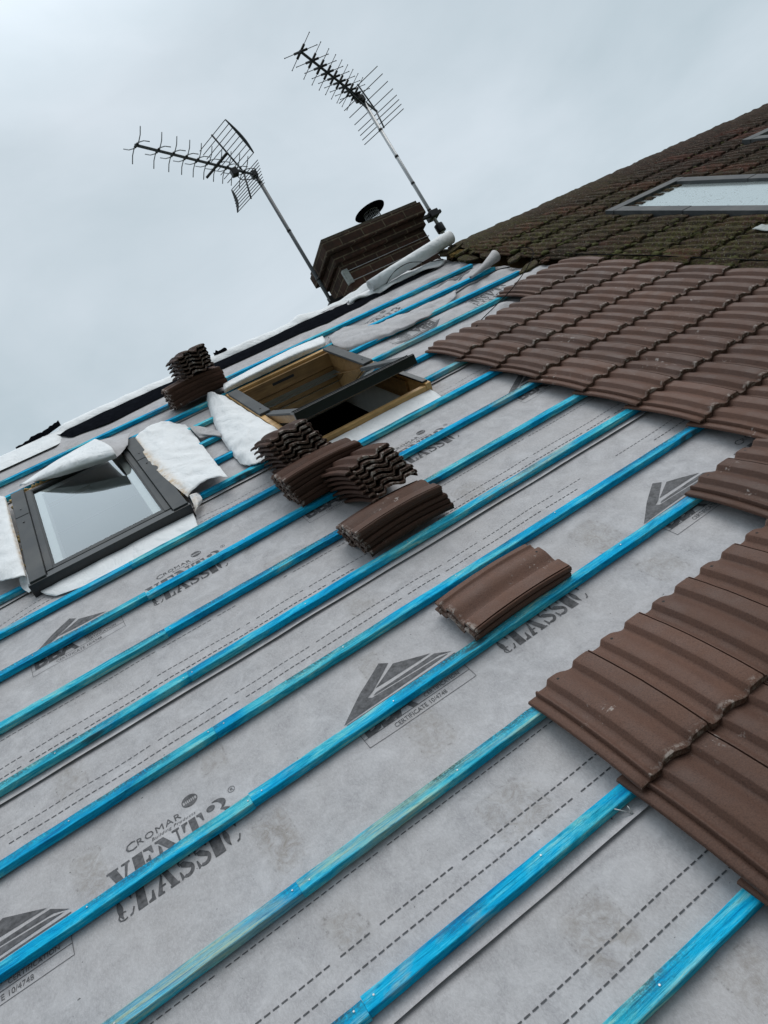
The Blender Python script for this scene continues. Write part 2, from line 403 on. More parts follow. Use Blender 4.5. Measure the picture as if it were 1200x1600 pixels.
M = dict(
    membrane=m_membrane(), white=m_white(), stained=m_stained_white(), batten=m_batten(),
    tile=m_tile('brown_concrete_tile', (0.070, 0.034, 0.0235), (0.100, 0.052, 0.0365), 0.85),
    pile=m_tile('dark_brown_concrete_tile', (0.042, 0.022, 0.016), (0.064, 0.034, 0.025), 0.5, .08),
    old=m_old_tile(), clad=m_clad(), brick=m_brick(), wet=m_wet_glass(),
    black=m_simple('black_cladding', (0.012, 0.012, 0.013), 0.35, 0.5, 0, 0.3, 40),
    gasket=m_simple('black_rubber', (0.010, 0.010, 0.011), 0.6),
    felt=m_simple('black_felt_and_shade', (0.008, 0.009, 0.012), 1.0, 0.0, 0, 0.3, 30, 0.4),  # torn felt and cowl lid, also the painted shade along the ridge
    pine=m_pine('varnished_pine', (0.44, 0.245, 0.085), (0.66, 0.41, 0.165)),
    darkpine=m_pine('weathered_pine', (0.18, 0.10, 0.040), (0.34, 0.20, 0.080)),
    glass=m_glass('window_glass', 2.5, (0.84, 0.88, 0.87)),
    plaster=m_simple('white_lining', (0.62, 0.63, 0.62), 0.8, 0.2, 0, 0.06, 12),
    room=m_simple('unlit_room', (0.030, 0.030, 0.032), 0.9, 0.1),
    foam=m_simple('yellowed_foam', (0.50, 0.36, 0.17), 0.9, 0.1, 0, 0.35, 60, 0.8),
    alu=m_simple('weathered_aluminium', (0.42, 0.43, 0.44), 0.42, 0.5, 0.55, 0.06, 12),
    dkalu=m_simple('dull_grey_tube', (0.105, 0.115, 0.125), 0.55, 0.4, 0.2, 0.06, 12),
    rod=m_simple('dark_rod', (0.055, 0.062, 0.07), 0.5, 0.4, 0.3),
    blackplastic=m_simple('black_plastic', (0.012, 0.012, 0.013), 0.5),
    palerod=m_simple('pale_director_rod', (0.27, 0.285, 0.30), 0.45, 0.5, 0.5),
    mortar=m_simple('mortar', (0.085, 0.072, 0.055), 0.9, 0.2, 0, 0.4, 30, 0.6),
    ink=m_simple('printed_ink', (0.095, 0.093, 0.098), 0.7, 0.3, 0, 0.55, 60),
    dash=m_simple('printed_dashes', (0.075, 0.075, 0.08), 0.7, 0.3, 0, 0.3, 50),
    nail=m_simple('galvanised_nail', (0.5, 0.52, 0.53), 0.4, 0.6, 0.4),
    cable=m_simple('black_cable', (0.008, 0.008, 0.008), 0.9, 0.05),
    lead=m_simple('pale_flashing', (0.27, 0.29, 0.28), 0.6, 0.4, 0.2, 0.3, 40),
    wallm=m_simple('house_render', (0.36, 0.34, 0.31), 0.9, 0.2, 0, 0.1, 8),
    grass=m_simple('garden_grass', (0.045, 0.065, 0.025), 0.95, 0.1, 0, 0.35, 0.7),
    moss=m_simple('green_brown_moss', (0.062, 0.062, 0.024), 0.95, 0.1, 0, 0.8, 30, 1.0),
    ochre=m_simple('ochre_lichen_mortar', (0.13, 0.085, 0.026), 0.95, 0.1, 0, 0.75, 38, 1.0),
)

# ------------------------------------------------------------------ ground and the body of the house
g = MB(); g.add([(-300, -300, -5.3), (300, -300, -5.3), (300, 300, -5.3), (-300, 300, -5.3)], [(0, 1, 2, 3)])
structure(g.build('ground', M['grass']))
house = thing('terraced_house', 'terraced house under the half stripped roof slope', 'house', Matrix.Identity(4))
RIDGE = W(0, 4.98, 0)
hw = MB()
hw.box((-1.55, 0.1, -5.3), (9.5, 0.32, -0.16)); hw.build('wall', M['wallm'], house)
hw = MB(); hw.box((-1.55, 7.95, -5.3), (9.5, 8.17, -0.16)); hw.build('wall', M['wallm'], house)
hw = MB(); hw.add([(-1.6, .1, -5.3), (-1.6, 8.17, -5.3), (-1.6, 8.17, -.2), (-1.6, RIDGE.y, RIDGE.z - .2), (-1.6, .1, -.2)], [(0, 1, 2, 3, 4)])
hw.build('gable_wall', M['brick'], house)
fs = MB(); fs.grid([[(u, RIDGE.y + .02 + d * math.cos(PITCH), RIDGE.z - 0.03 - d * math.sin(PITCH)) for d in (0, 1.5, 3, 5.2)] for u in (-1.7, 2, 6, 9.6)])
fs.build('far_roof_slope', M['old'], house)
# timber deck below the underlay, left open under the two roof windows
W1 = dict(u0=-0.450, u1=0.322, v0=2.715, v1=3.925)
W2 = dict(u0=0.950, u1=1.738, v0=2.690, v1=3.950)
HOLES = [(W1['u0']+.03, W1['u1']-.03, W1['v0']+.05, W1['v1']-.04), (W2['u0']+.03, W2['u1']-.03, W2['v0']+.04, W2['v1']-.04)]
def in_hole(u, v): return any(a < u < b and c < v < d for a, b, c, d in HOLES)
dk = MB()
us = [-1.7, HOLES[0][0], HOLES[0][1], HOLES[1][0], HOLES[1][1], 9.6]; vs = [-0.5, 2.75, 3.9, 4.95]
for i in range(5):
    for j in range(3):
        if i in (1, 3) and j == 1: continue
        dk.box((us[i], vs[j], -0.09), (us[i+1], vs[j+1], -0.06))
dk.build('roof_deck', M['darkpine'], house, ROOF)

# ------------------------------------------------------------------ underlay strips with their printing
LAPS = [-0.97, 0.278, 1.528, 2.776, 4.02, 5.06]
def h_under(u, v, s):
    fr = (v / G) % 1.0
    env = math.sin(math.pi * min(1, max(0, (fr - .12) / .88))) ** 1.0 if fr > .12 else 0.0
    amp = 0.0085 + 0.016 * sst(-.15, -.5, u) * sst(1.5, 1.9, v) * sst(3.0, 2.7, v)
    ur = sst(1.75, 2.3, u) * sst(2.5, 3.2, v)
    amp += 0.034 * ur + 0.006 * sst(2.2, 3.0, v)
    q = noise.noise(Vector((u * 2.6, v * 1.3, 4.1))) + .35 * noise.noise(Vector((u * 7.5 + v * 2, v * 3.5, 1.7)))
    h = -0.004 + env * amp * (q * 1.1 - 0.12)
    h += ur * 0.060 * env * abs(noise.noise(Vector((u * 5 - v * 3, v * 2, 9.3))))
    d = v - LAPS[s]
    if s > 0:
        h += 0.0022 * (1 - sst(.08, .2, d)) + 0.007 * (1 - sst(0, .028, d)) * (1 + .5 * noise.noise(Vector((u * 4, s, 0))))
    return h
RAFT = [-0.05 + .456 * k for k in range(-4, 9)]
smud = []
for (u, v, w, l, st) in [(-.045, .81, .045, .17, 1.0), (-.495, 1.08, .04, .16, .8), (.43, .82, .055, .15, .75), (.45, .48, .075, .13, .7),
                         (.40, .16, .06, .13, .8), (-.49, 1.46, .045, .16, .7), (1.25, 1.64, .06, .25, .8), (1.33, 1.08, .06, .18, .8),
                         (1.34, .82, .06, .12, .7), (.56, 1.46, .05, .12, .6), (-.01, .51, .04, .10, .7), (.55, -.07, .05, .1, .7), (-.1, 1.2, .04, .1, .6)]:
    smud.append((u, v, w, l, st, random.uniform(-.12, .12)))
for k in range(26):
    smud.append((random.choice(RAFT) + random.uniform(-.05, .08), random.uniform(.9, 4.6), random.uniform(.03, .06), random.uniform(.06, .15), random.uniform(.3, .7), random.uniform(-.2, .2)))
def dirt(u, v):
    d = 0
    for (a, b, w, l, st, r) in smud:
        if abs(v - b) > l: continue
        x, y = abs(u - a - r * (v - b)) / w, abs(v - b) / (l * .5)
        if x < 1.3 and y < 1.3: d = max(d, st * (1 - sst(.65, 1.25, x)) * (1 - sst(.75, 1.25, y)))
    return d

def arc(cx, cy, rx, ry, a0, a1, w0, w1, n=9):                # a band along an arc, w0/w1 its width at the ends, thick in the middle
    o, i = [], []
    for k in range(n + 1):
        t = k / n; a = math.radians(a0 + (a1 - a0) * t); w = w0 + (w1 - w0) * math.sin(math.pi * t)
        o.append((cx + rx * math.cos(a), cy + ry * math.sin(a))); i.append((cx + (rx - w) * math.cos(a), cy + (ry - w * .8) * math.sin(a)))
    return o + i[::-1]
def ell(cx, cy, rx, ry, n=14): return [(cx + rx * math.cos(2 * math.pi * k / n), cy + ry * math.sin(2 * math.pi * k / n)) for k in range(n)]
GL = {  # stencil letters, cap height 1: (width, polygons)
 'V': (.92, [[(0,1),(.46,1),(.46,.93),(.40,.92),(.60,.30),(.50,0),(.42,0),(.08,.92),(0,.93)], [(.58,1),(.92,1),(.92,.93),(.84,.91),(.64,.24),(.60,.40),(.72,.91),(.58,.93)]]),
 'E': (.82, [[(0,0),(.40,0),(.40,1),(0,1),(0,.93),(.08,.91),(.08,.09),(0,.07)], [(.45,1),(.80,1),(.80,.68),(.74,.68),(.64,.88),(.45,.92)], [(.45,.45),(.56,.47),(.60,.36),(.65,.36),(.65,.66),(.60,.66),(.56,.56),(.45,.55)], [(.45,0),(.82,0),(.82,.34),(.76,.34),(.66,.12),(.45,.08)]]),
 'N': (1.0, [[(0,1),(.36,1),(.80,.28),(.80,0),(.70,0),(.10,.90),(0,.93)], [(0,0),(.28,0),(.28,.07),(.19,.10),(.19,.66),(.10,.80),(.10,.10),(0,.07)], [(.70,1),(1,1),(1,.93),(.92,.91),(.92,.10),(.85,.10),(.85,.91),(.70,.93)]]),
 'T': (.86, [[(.24,0),(.62,0),(.62,.07),(.58,.09),(.58,1),(.30,1),(.30,.09),(.24,.07)], [(0,1),(.25,1),(.25,.92),(.14,.88),(.06,.62),(0,.62)], [(.86,1),(.63,1),(.63,.92),(.72,.88),(.80,.62),(.86,.62)]]),
 '3': (.74, [ell(.16,.80,.15,.13), arc(.36,.76,.33,.26,110,-75,.03,.20), arc(.36,.27,.38,.28,80,-110,.04,.22), ell(.15,.19,.14,.13)]),
 'C': (.72, [arc(.42,.5,.42,.53,128,236,.03,.26), [(.48,1.02),(.58,.98),(.64,1.02),(.69,1.02),(.69,.64),(.64,.64),(.56,.86),(.46,.94)], [(.46,0),(.60,.04),(.72,.26),(.66,.30),(.58,.12),(.46,.07)]]),
 'L': (.78, [[(0,0),(.42,0),(.42,.92),(.46,.93),(.46,1),(0,1),(0,.93),(.08,.91),(.08,.09),(0,.07)], [(.47,0),(.78,0),(.78,.40),(.71,.40),(.62,.13),(.47,.08)]]),
 'A': (.98, [[(.40,1),(.58,1),(.92,.09),(.98,.07),(.98,0),(.56,0),(.56,.07),(.62,.10),(.38,.86)], [(0,0),(.30,0),(.30,.07),(.22,.09),(.38,.66),(.34,.80),(.10,.09),(0,.07)], [(.25,.27),(.44,.27),(.42,.34),(.27,.34)]]),
 'S': (.68, [arc(.34,.72,.32,.30,55,215,.03,.15), [(.10,.66),(.30,.68),(.62,.42),(.64,.22),(.46,.30),(.14,.50)], arc(.33,.28,.33,.29,20,-130,.14,.17), [(.50,.93),(.60,1.02),(.63,1.02),(.63,.70),(.57,.70)], [(0,0),(.05,0),(.14,.08),(.06,.34),(0,.34)]]),
 'I': (.50, [[(0,0),(.50,0),(.50,.07),(.42,.09),(.42,.91),(.50,.93),(.50,1),(0,1),(0,.93),(.08,.91),(.08,.09),(0,.07)]]),
}
class Print:
    def __init__(s): s.tris = []
    def polys(s, polys, f):                                  # f maps the polygon's plane to (u, v)
        for p in polys:
            b = bmesh.new(); fc = b.faces.new([b.verts.new((x, y, 0)) for x, y in p])
            bmesh.ops.triangulate(b, faces=[fc])
            for q in b.faces: s.tris.append([f(v.co.x, v.co.y) for v in q.verts])
            b.free()
    def text(s, body, f, size, spacing=1.0, shear=0.0, bold=0.0):
        c = bpy.data.curves.new('t', 'FONT'); c.body = body; c.size = size; c.space_character = spacing; c.shear = shear; c.offset = bold; c.resolution_u = 2
        o = bpy.data.objects.new('t', c); me = o.to_mesh(); me.calc_loop_triangles()
        w = max((v.co.x for v in me.vertices), default=0)
        for t in me.loop_triangles: s.tris.append([f(me.vertices[i].co.x, me.vertices[i].co.y) for i in t.vertices])
        o.to_mesh_clear(); bpy.data.objects.remove(o); bpy.data.curves.remove(c)
        return w
    def stencil(s, word, x, y, w, h, f):
        tot = sum(GL[c][0] for c in word) + .10 * (len(word) - 1); k = w / tot
        for c in word:
            s.polys([[(x + a * k, y + b * h) for a, b in p] for p in GL[c][1]], f); x += (GL[c][0] + .10) * k
    def line(s, x0, y0, x1, y1, w, f):
        d = Vector((x1 - x0, y1 - y0)).normalized() * w * .5; p = Vector((-d.y, d.x))
        n = max(1, int(math.hypot(x1-x0, y1-y0) / .04))
        for i in range(n):
            a = (x0 + (x1-x0)*i/n, y0 + (y1-y0)*i/n); b = (x0 + (x1-x0)*(i+1)/n, y0 + (y1-y0)*(i+1)/n)
            s.polys([[(a[0]-p.x, a[1]-p.y), (b[0]-p.x, b[1]-p.y), (b[0]+p.x, b[1]+p.y), (a[0]+p.x, a[1]+p.y)]], f)
    def build(s, name, mat, strip, parent):
        b = bmesh.new()
        for t in s.tris:
            if abs((t[1][0]-t[0][0])*(t[2][1]-t[0][1]) - (t[1][1]-t[0][1])*(t[2][0]-t[0][0])) < 1e-9: continue
            b.faces.new([b.verts.new((u, v, 0)) for u, v in t])
        bmesh.ops.remove_doubles(b, verts=b.verts, dist=1e-5)
        for _ in range(3):
            L = [e for e in b.edges if e.calc_length() > .022]
            if not L: break
            bmesh.ops.subdivide_edges(b, edges=L, cuts=1); bmesh.ops.triangulate(b, faces=b.faces)
        for v in b.verts: v.co.z = h_under(v.co.x, v.co.y, strip) + .0011
        for q in b.faces:
            if q.normal.z < 0: q.normal_flip()
        me = bpy.data.meshes.new(name); b.to_mesh(me); b.free(); me.materials.append(mat)
        o = bpy.data.objects.new(name, me); COL.objects.link(o); o.parent = parent; return o
def vent_block(strip, parent, u, v, flip=False):             # u, v: left end and CLASSIC baseline
    f = (lambda x, y: (u + .35 - x, v + .17 - y)) if flip else (lambda x, y: (u + x, v + y))
    p = Print()
    p.stencil('CLASSIC', .004, 0, .335, .073, f)
    p.stencil('VENT', 0, .082, .272, .080, f); p.stencil('3', .284, .088, .062, .082, f)
    p.text('C', f, .037, 1, 0).__class__
    x = .062
    p.tris = p.tris[:]                                       # CROMAR in small capitals
    base = .187
    p.tris = [t for t in p.tris]
    ff = lambda x0, y0: (lambda a, b: f(x0 + a * 1.12, y0 + b))
    p.text('ROMAR', ff(.092, base), .031, 1.12)
    p.tris += Print_c(ff(.060, base - .004))
    p.text('Building Products', ff(.130, base - .016), .0145, 1.1, .25)
    for k in range(1):
        E = ell(.256, .226, .0235, .0205, 20); I = ell(.256, .226, .0205, .0175, 20)
        for j in range(20): p.polys([[E[j], E[(j+1) % 20], I[(j+1) % 20], I[j]]], f)
        p.polys([[(.236, .232), (.276, .232), (.270, .240), (.256, .244), (.242, .240)], [(.236, .220), (.242, .212), (.256, .208), (.270, .212), (.276, .220)]], f)
        for j in range(6):
            xx = .2425 + j * .0054; p.polys([[(xx - .0009, .219), (xx + .0009, .219), (xx + .0009, .233), (xx - .0009, .233)]], f)
    E = ell(.367, .170, .0105, .0105, 16); I = ell(.367, .170, .0090, .0090, 16)
    for j in range(16): p.polys([[E[j], E[(j+1) % 16], I[(j+1) % 16], I[j]]], f)
    p.text('R', ff(.3625, .1645), .0150)
    return p.build('printed_brand_block', M['ink'], strip, parent)
def Print_c(f):
    q = Print(); q.text('C', f, .043); return q.tris
def bba_block(strip, parent, u, v, flip=False):              # u, v: lower left corner of the certificate box
    f = (lambda x, y: (u + .37 - x, v + .25 - y)) if flip else (lambda x, y: (u + x, v + y))
    s0, t0 = .275, .884
    S = lambda pts: [(a - s0, b - t0) for a, b in pts]
    p = Print()
    p.polys([S([(.257,1.008),(.356,1.084),(.460,1.150),(.483,1.128),(.388,1.061),(.362,1.050),(.372,1.040),(.600,1.028),(.640,1.018),(.299,1.010)]),
             S([(.400,1.066),(.493,1.115),(.600,1.062)]), S([(.392,1.050),(.608,1.052),(.654,1.016),(.615,1.034),(.380,1.044)])], f)
    p.polys([S([(.262,1.004),(.655,1.006),(.655,1.002),(.270,.998)])], f)
    bx0, bx1, by0, by1, by2 = 0, .370, 0, .034, .118
    for l in ((bx0, by0, bx1, by0), (bx1, by0, bx1, by2), (bx0, by2, bx1, by2), (bx0, by0, bx0, by2), (bx0, by1, bx1, by1)):
        p.line(*l, .0016, f)
    ff = lambda x0, y0, sx=1.0: (lambda a, b: f(x0 + a * sx, y0 + b))
    p.text('BBA', ff(.010, .038, 1.0), .098, .95, 0, .004)
    p.text('CERTIFICATE 10/4748', ff(.092, .009, .86), .0225)
    for k, wd in enumerate(('CERTIFICATION', 'TESTING', 'INSPECTION', 'APPROVAL')): p.text(wd, ff(.214, .040 + k * .0185, .86), .0205)
    return p.build('printed_certificate_block', M['ink'], strip, parent)
def dash_lines(strip, parent, lines, u0=-.9, u1=3.3):
    p = Print(); f = lambda x, y: (x, y)
    for v, w in lines:
        u = u0 + random.uniform(0, .02)
        while u < u1:
            if random.random() < .965 and noise.noise(Vector((u * 1.5, v * 7, 2))) > -.42:
                p.polys([[(u, v - w/2), (u + .0145, v - w/2), (u + .0145, v + w/2), (u, v + w/2)]], f)
            u += .0205
    o = p.build('printed_dashed_lines', M['dash'], strip, parent)
    b = bmesh.new(); b.from_mesh(o.data)
    for q in b.faces: q.material_index = 1
    b.to_mesh(o.data); b.free()
    b = bmesh.new(); b.from_mesh(parent.data); b.from_mesh(o.data); b.to_mesh(parent.data); b.free()
    parent.data.materials.append(M['dash']); bpy.data.objects.remove(o)

def under_strip(s, label):
    v0, v1 = LAPS[s], LAPS[s+1] + .14
    if s == 4: v1 = 4.99
    if s == 0: v0 = -.35
    du = .02; nu = int(4.95 / du); nv = max(4, int((v1 - v0) / .02))
    vl = [v0 + (v1 - v0) * j / nv for j in range(nv + 1)]
    if s: vl = [v0, v0 + .007, v0 + .014] + [q for q in vl if q > v0 + .018]
    ul = [-1.55 + du * i for i in range(nu + 1)]
    b = len(vl); verts, cols = [], []
    for u in ul:
        for v in vl: verts.append((u, v, h_under(u, v, s))); cols.append(dirt(u, v))
    faces = []
    for i in range(len(ul) - 1):
        for j in range(b - 1):
            if in_hole(ul[i] + du/2, (vl[j] + vl[j+1]) / 2): continue
            faces.append((i*b+j, (i+1)*b+j, (i+1)*b+j+1, i*b+j+1))
    mb = MB(); mb.add(verts, faces, 0, True)
    if s:                                                    # cut edge of the lap: real thickness
        ed = [verts[i*b] for i in range(len(ul))]; mb.grid([[(x, y, z) for x, y, z in ed], [(x, y + .001, z - .0016) for x, y, z in ed]], 0, False)
        cols += [0] * (2 * len(ul))
    o = mb.build('roofing_underlay', M['membrane'], None, ROOF)
    at = o.data.attributes.new('dirt', 'FLOAT', 'POINT'); at.data.foreach_set('value', cols)
    tag(o, label, 'underlay', 'strips of grey roofing underlay')
    return o
u0 = under_strip(0, 'grey roofing underlay strip along the eaves, lowest of the overlapping strips')
u1 = under_strip(1, 'grey printed underlay strip second up from the eaves, under the lone pair of tiles')
u2 = under_strip(2, 'grey printed underlay strip just below the two open roof windows')
u3 = under_strip(3, 'grey underlay strip cut round the two roof windows')
u4 = under_strip(4, 'crumpled grey underlay strip along the ridge, highest of the overlapping strips')
for k in range(-1, 3):
    vent_block(1, u1, -.459 + 1.217 * k, .882)
    bba_block(1, u1, .275 + 1.214 * k, .884)
    vent_block(2, u2, -.040 + 1.217 * k, 2.134)
    bba_block(2, u2, -.536 + 1.214 * k, 2.112)
vent_block(4, u4, 2.13, 4.078); vent_block(4, u4, -.31, 4.02)
bba_block(3, u3, 2.06, 3.50, True); vent_block(3, u3, 2.72, 3.56, True); bba_block(4, u4, 2.86, 4.20, True)
dash_lines(0, u0, [(.135, .0034), (.085, .0034)])
dash_lines(1, u1, [(.460, .0034), (.409, .0036), (.608, .0026), (1.401, .0026), (1.356, .0036)])
dash_lines(2, u2, [(1.700, .003), (1.652, .0042), (1.842, .0026), (2.655, .0026), (2.61, .0026)])

# ------------------------------------------------------------------ battens
SEC = [(0, .0015), (.0015, 0), (.0345, 0), (.036, .0015), (.036, .0235), (.0345, .025), (.0015, .025), (0, .0235)]
def batten(u0, u1, k, label):
    t = tag(bpy.data.objects.new('roofing_batten', None), label, 'batten', 'blue treated roofing battens') ; COL.objects.link(t)
    t.empty_display_size = .05
    t.matrix_basis = ROOF @ Matrix.Translation((u0, k * G, random.uniform(0.0005, 0.0030)))
    n = max(2, int((u1 - u0) / .025)); sd = random.uniform(0, 50); st = []
    tip = random.uniform(-.0035, .0035)
    for i in range(n + 1):
        x = (u1 - u0) * i / n
        st.append((x, .0035 * noise.noise(Vector((x * .9, sd, 0))) + .0006 * noise.noise(Vector((x * 9, sd, 3))) + tip,
                   .0012 * noise.noise(Vector((x * 1.1, sd, 7))), 1 + .02 * noise.noise(Vector((x * 5, sd, 5)))))
    mb = MB(); mb.sweep(SEC, st)
    mb.v = [(x, y + .0011 * noise.noise(Vector((x * 14, y * 90, sd + z * 90))) + .0006 * noise.noise(Vector((x * 45, y * 120, sd + z * 150))), z + .0009 * noise.noise(Vector((x * 11, y * 130, sd + 20 + z * 60)))) for x, y, z in mb.v]
    mb.build('timber', M['batten'], t, fix=True)
    for r in RAFT:
        for du in ((-.020, .022) if abs(r + .05) < .01 else (.0,)):
            x = r + du + random.uniform(-.006, .006) - u0
            if 0.008 < x < (u1 - u0) - .008 and u0 + x < 1.6:
                nb = MB(); y = random.uniform(.012, .024)
                nb.add([(x + .0025 * math.cos(a), y + .0025 * math.sin(a), .0262) for a in [j * math.pi / 4 for j in range(8)]] + [(x + .0021 * math.cos(a), y + .0021 * math.sin(a), .0270) for a in [j * math.pi / 4 for j in range(8)]],
                       [tuple(range(8, 16))] + [(j, (j+1) % 8, 8+(j+1) % 8, 8+j) for j in range(8)])
                nb.build('nail_head', M['nail'], t)
    return t
UR = 3.39
for k in range(0, 15):
    nm = ORD[k] if k else 'lowest'
    up = f'{nm} batten up the roof' if k else 'lowest batten on the roof'
    end = UR - .02 if k >= 4 else 2.7
    if k >= 12: end = (3.26, 3.28, 3.30)[k - 12]
    if 9 <= k <= 12:
        batten(-1.5, W1['u0'] - .025, k, f'short blue {up}, left of the glazed roof window')
        batten(W1['u1'] + .03, W2['u0'] - .02, k, f'short blue {up}, between the two roof windows')
        batten(W2['u1'] + .02, end, k, f'blue treated {up}, right of the open roof window')
    else:
        ju = -.05 + random.uniform(-.008, .008)
        batten(-1.5, ju - .0003, k, f'blue treated {up}, left of the butt joint')
        batten(ju + .0003, end, k, f'blue treated {up}, right of the butt joint')
bn = MB(); bn.tube([(.605, .312, .024), (.622, .300, .012), (.634, .285, .004)], .0013, 6); bn.tube([(.634, .285, .004), (.6345, .303, .016)], .0013, 6); bn.tube([(.634, .284, .004), (.6335, .2815, .0035)], .003, 8)
tag(bn.build('bent_nail', M['nail'], None, ROOF), 'bent steel nail sticking out below the second batten', 'nail')

# ------------------------------------------------------------------ concrete tiles
TW, TL, CW = .229, .387, .2
PROF = [(0, -.003), (.003, 0), (.023, 0), (.0285, -.001), (.0298, .0115), (.0315, .0135), (.0345, .0135), (.039, .0085), (.050, .0075), (.0645, .0075), (.0675, .0090),
        (.0745, .0240), (.078, .0258), (.095, .0260), (.108, .0250), (.122, .0195), (.136, .0125), (.147, .0085), (.153, .0075), (.158, .0075), (.161, .0090), (.168, .0240), (.1715, .0258),
        (.190, .0260), (.2060, .0258), (.2168, .0256), (.2176, .0100), (.2212, .0100), (.2220, .0245), (.2240, .0245), (.2265, .0215)]
def tile_mesh(name, mat, rough, seed, th=.0200):
    ny = 12 if rough < .002 else 20; mb = MB()
    ys = [0, .004] + [TL * i / ny for i in range(1, ny)] + [TL - .004, TL]
    def pt(x, z, y, bot):
        c = .011 * 4 * (y / TL) * (1 - y / TL)
        e = .0025 if (y == 0 or y == TL) and not bot else 0
        nv = Vector((x * 30 + seed, y * 30, z * 40 + (9 if bot else 0)))
        d = rough * noise.noise(nv) + rough * .8 * noise.noise(nv * 2.7)
        ex = rough * 1.4 * noise.noise(Vector((x * 70 + seed, 3 if y < .1 else 8, 0))) if y in (0, TL) else 0
        return (x, y + ex, z + c - e + d)
    top = [[pt(x, z, y, False) for x, z in PROF] for y in ys]
    bot = [[pt(x, (z - th if x > .026 else z - .008), y, True) for x, z in PROF] for y in ys]
    mb.grid(top, 0, True, True); mb.grid(bot, 0, True)
    b = len(PROF)
    for r, fl in ((0, False), (len(ys) - 1, True)): mb.grid([bot[r], top[r]], 0, False, fl)
    for c, fl in ((0, True), (b - 1, False)): mb.grid([[q[c] for q in bot], [q[c] for q in top]], 0, False, fl)
    me_o = mb.build(name, mat, fix=False); me = me_o.data; bpy.data.objects.remove(me_o)
    b_ = bmesh.new(); b_.from_mesh(me); bmesh.ops.remove_doubles(b_, verts=b_.verts, dist=1e-6); bmesh.ops.recalc_face_normals(b_, faces=b_.faces)
    for e in b_.edges:
        if len(e.link_faces) == 2 and e.calc_face_angle(0) > .9: e.smooth = False
    b_.to_mesh(me); b_.free()
    for p in me.polygons: p.use_smooth = True
    return me
T_NEW = [tile_mesh('roof_tile', M['tile'], .0008, 3.1 + 7 * i) for i in range(4)]
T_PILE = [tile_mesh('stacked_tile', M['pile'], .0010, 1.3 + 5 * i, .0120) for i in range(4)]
T_THIN = [tile_mesh('loose_tile', M['tile'], .0010, 4.4 + 5 * i, .0120) for i in range(2)]
T_OLD = [tile_mesh('old_roof_tile', M['old'], .0058, 2.2 + 9 * i) for i in range(5)]
SLOPE = math.atan(.0265 / .312)
def lay_tile(name, me, u, k, label, group, lift=0.0, jit=.0015):
    o = bpy.data.objects.new(name, me); COL.objects.link(o)
    R = Matrix.Rotation(-SLOPE + random.uniform(-.004, .004), 4, 'X') @ Matrix.Rotation(random.uniform(-.006, .006), 4, 'Z')
    hv = k * G + .050; tv = hv - TL
    o.matrix_basis = ROOF @ Matrix.Translation((u + random.uniform(-jit, jit), tv + random.uniform(-jit, jit) * 1.5, .034 + TL * math.tan(SLOPE) + lift)) @ R
    return tag(o, label, 'roof tile', group)
U0 = .672
LOWN = {0: 'lowest', 1: 'second', 2: 'third', 3: 'fourth'}
for k, st, n in ((0, .655, 7), (1, .660, 8), (2, .667, 9), (3, 1.642, 5)):
    for j in range(n):
        lay_tile('roof_tile', random.choice(T_NEW), st + CW * j, k, f'laid brown tile, {nth(j)} from the left, {LOWN[k]} course of the lower right patch', 'new brown tiles laid in the lower right patch')
UPN = ['lowest', 'second', 'third', 'fourth', 'fifth', 'sixth', 'seventh', 'top']
for i, k in enumerate(range(4, 12)):
    st, n = (2.025, 7) if k < 11 else (2.825, 3)
    for j in range(n):
        lay_tile('roof_tile', random.choice(T_NEW), st + CW * j - (.012 * (k - 4) / 7 if k < 11 else 0), k, f'laid brown tile, {nth(j)} from the left, {UPN[i]} course of the large upper patch', 'new brown tiles laid in the large upper patch')
rest = MB(); n_old = 0
OLDU = 3.425
for k in range(4, 16):
    umax = 3.4 + .45 * (k - 6) + .55
    j = 0
    while OLDU + CW * j < 9.4:
        u = OLDU + CW * j; hv = k * G + .05; j += 1
        if (4.30 < u + .1 < 5.02) and 2.55 < hv - .2 < 3.84: continue
        if u > umax: continue
        lay_tile('old_roof_tile', random.choice(T_OLD), u, k, f'weathered mossy tile in the {ORD[k - 4] if k > 4 else "lowest"} old course right of the new tiles', f'mossy old tiles, {ORD[k - 4] if k > 4 else "lowest"} course', .004 + random.uniform(0, .005), .005)
        n_old += 1
# old tiles further along the slope, as one mass
me0 = T_OLD[0]
for k in range(-1, 16):
    umax = max(3.3, 3.4 + .45 * (k - 6) + .55)
    j = 0
    while OLDU + CW * j < 9.4:
        u = OLDU + CW * j; j += 1; hv = k * G + .05
        if k >= 4 and u <= umax: continue
        if (4.30 < u + .1 < 5.02) and 2.55 < hv - .2 < 3.84: continue
        P = [(x, z) for x, z in PROF[3::3]]
        rest.grid([[(u + x, hv - TL + y, .036 + z + (TL - y) * math.tan(SLOPE) + .044 * (y / TL) * (1 - y / TL) + .003 * noise.noise(Vector((u * 20 + x * 50, y * 20, k)))) for x, z in P] for y in (0, .13, .26, TL)], 0, True, True)
        rest.grid([[(u + x, hv - TL, .036 + z + TL * math.tan(SLOPE) - .014 * q) for x, z in P] for q in (1, 0)], 0, False, True)
tag(rest.build('old_tiles_beyond', M['old'], None, ROOF), 'rest of the mossy old tiles running on along the neighbouring slope', 'roof tiles', None, 'stuff')
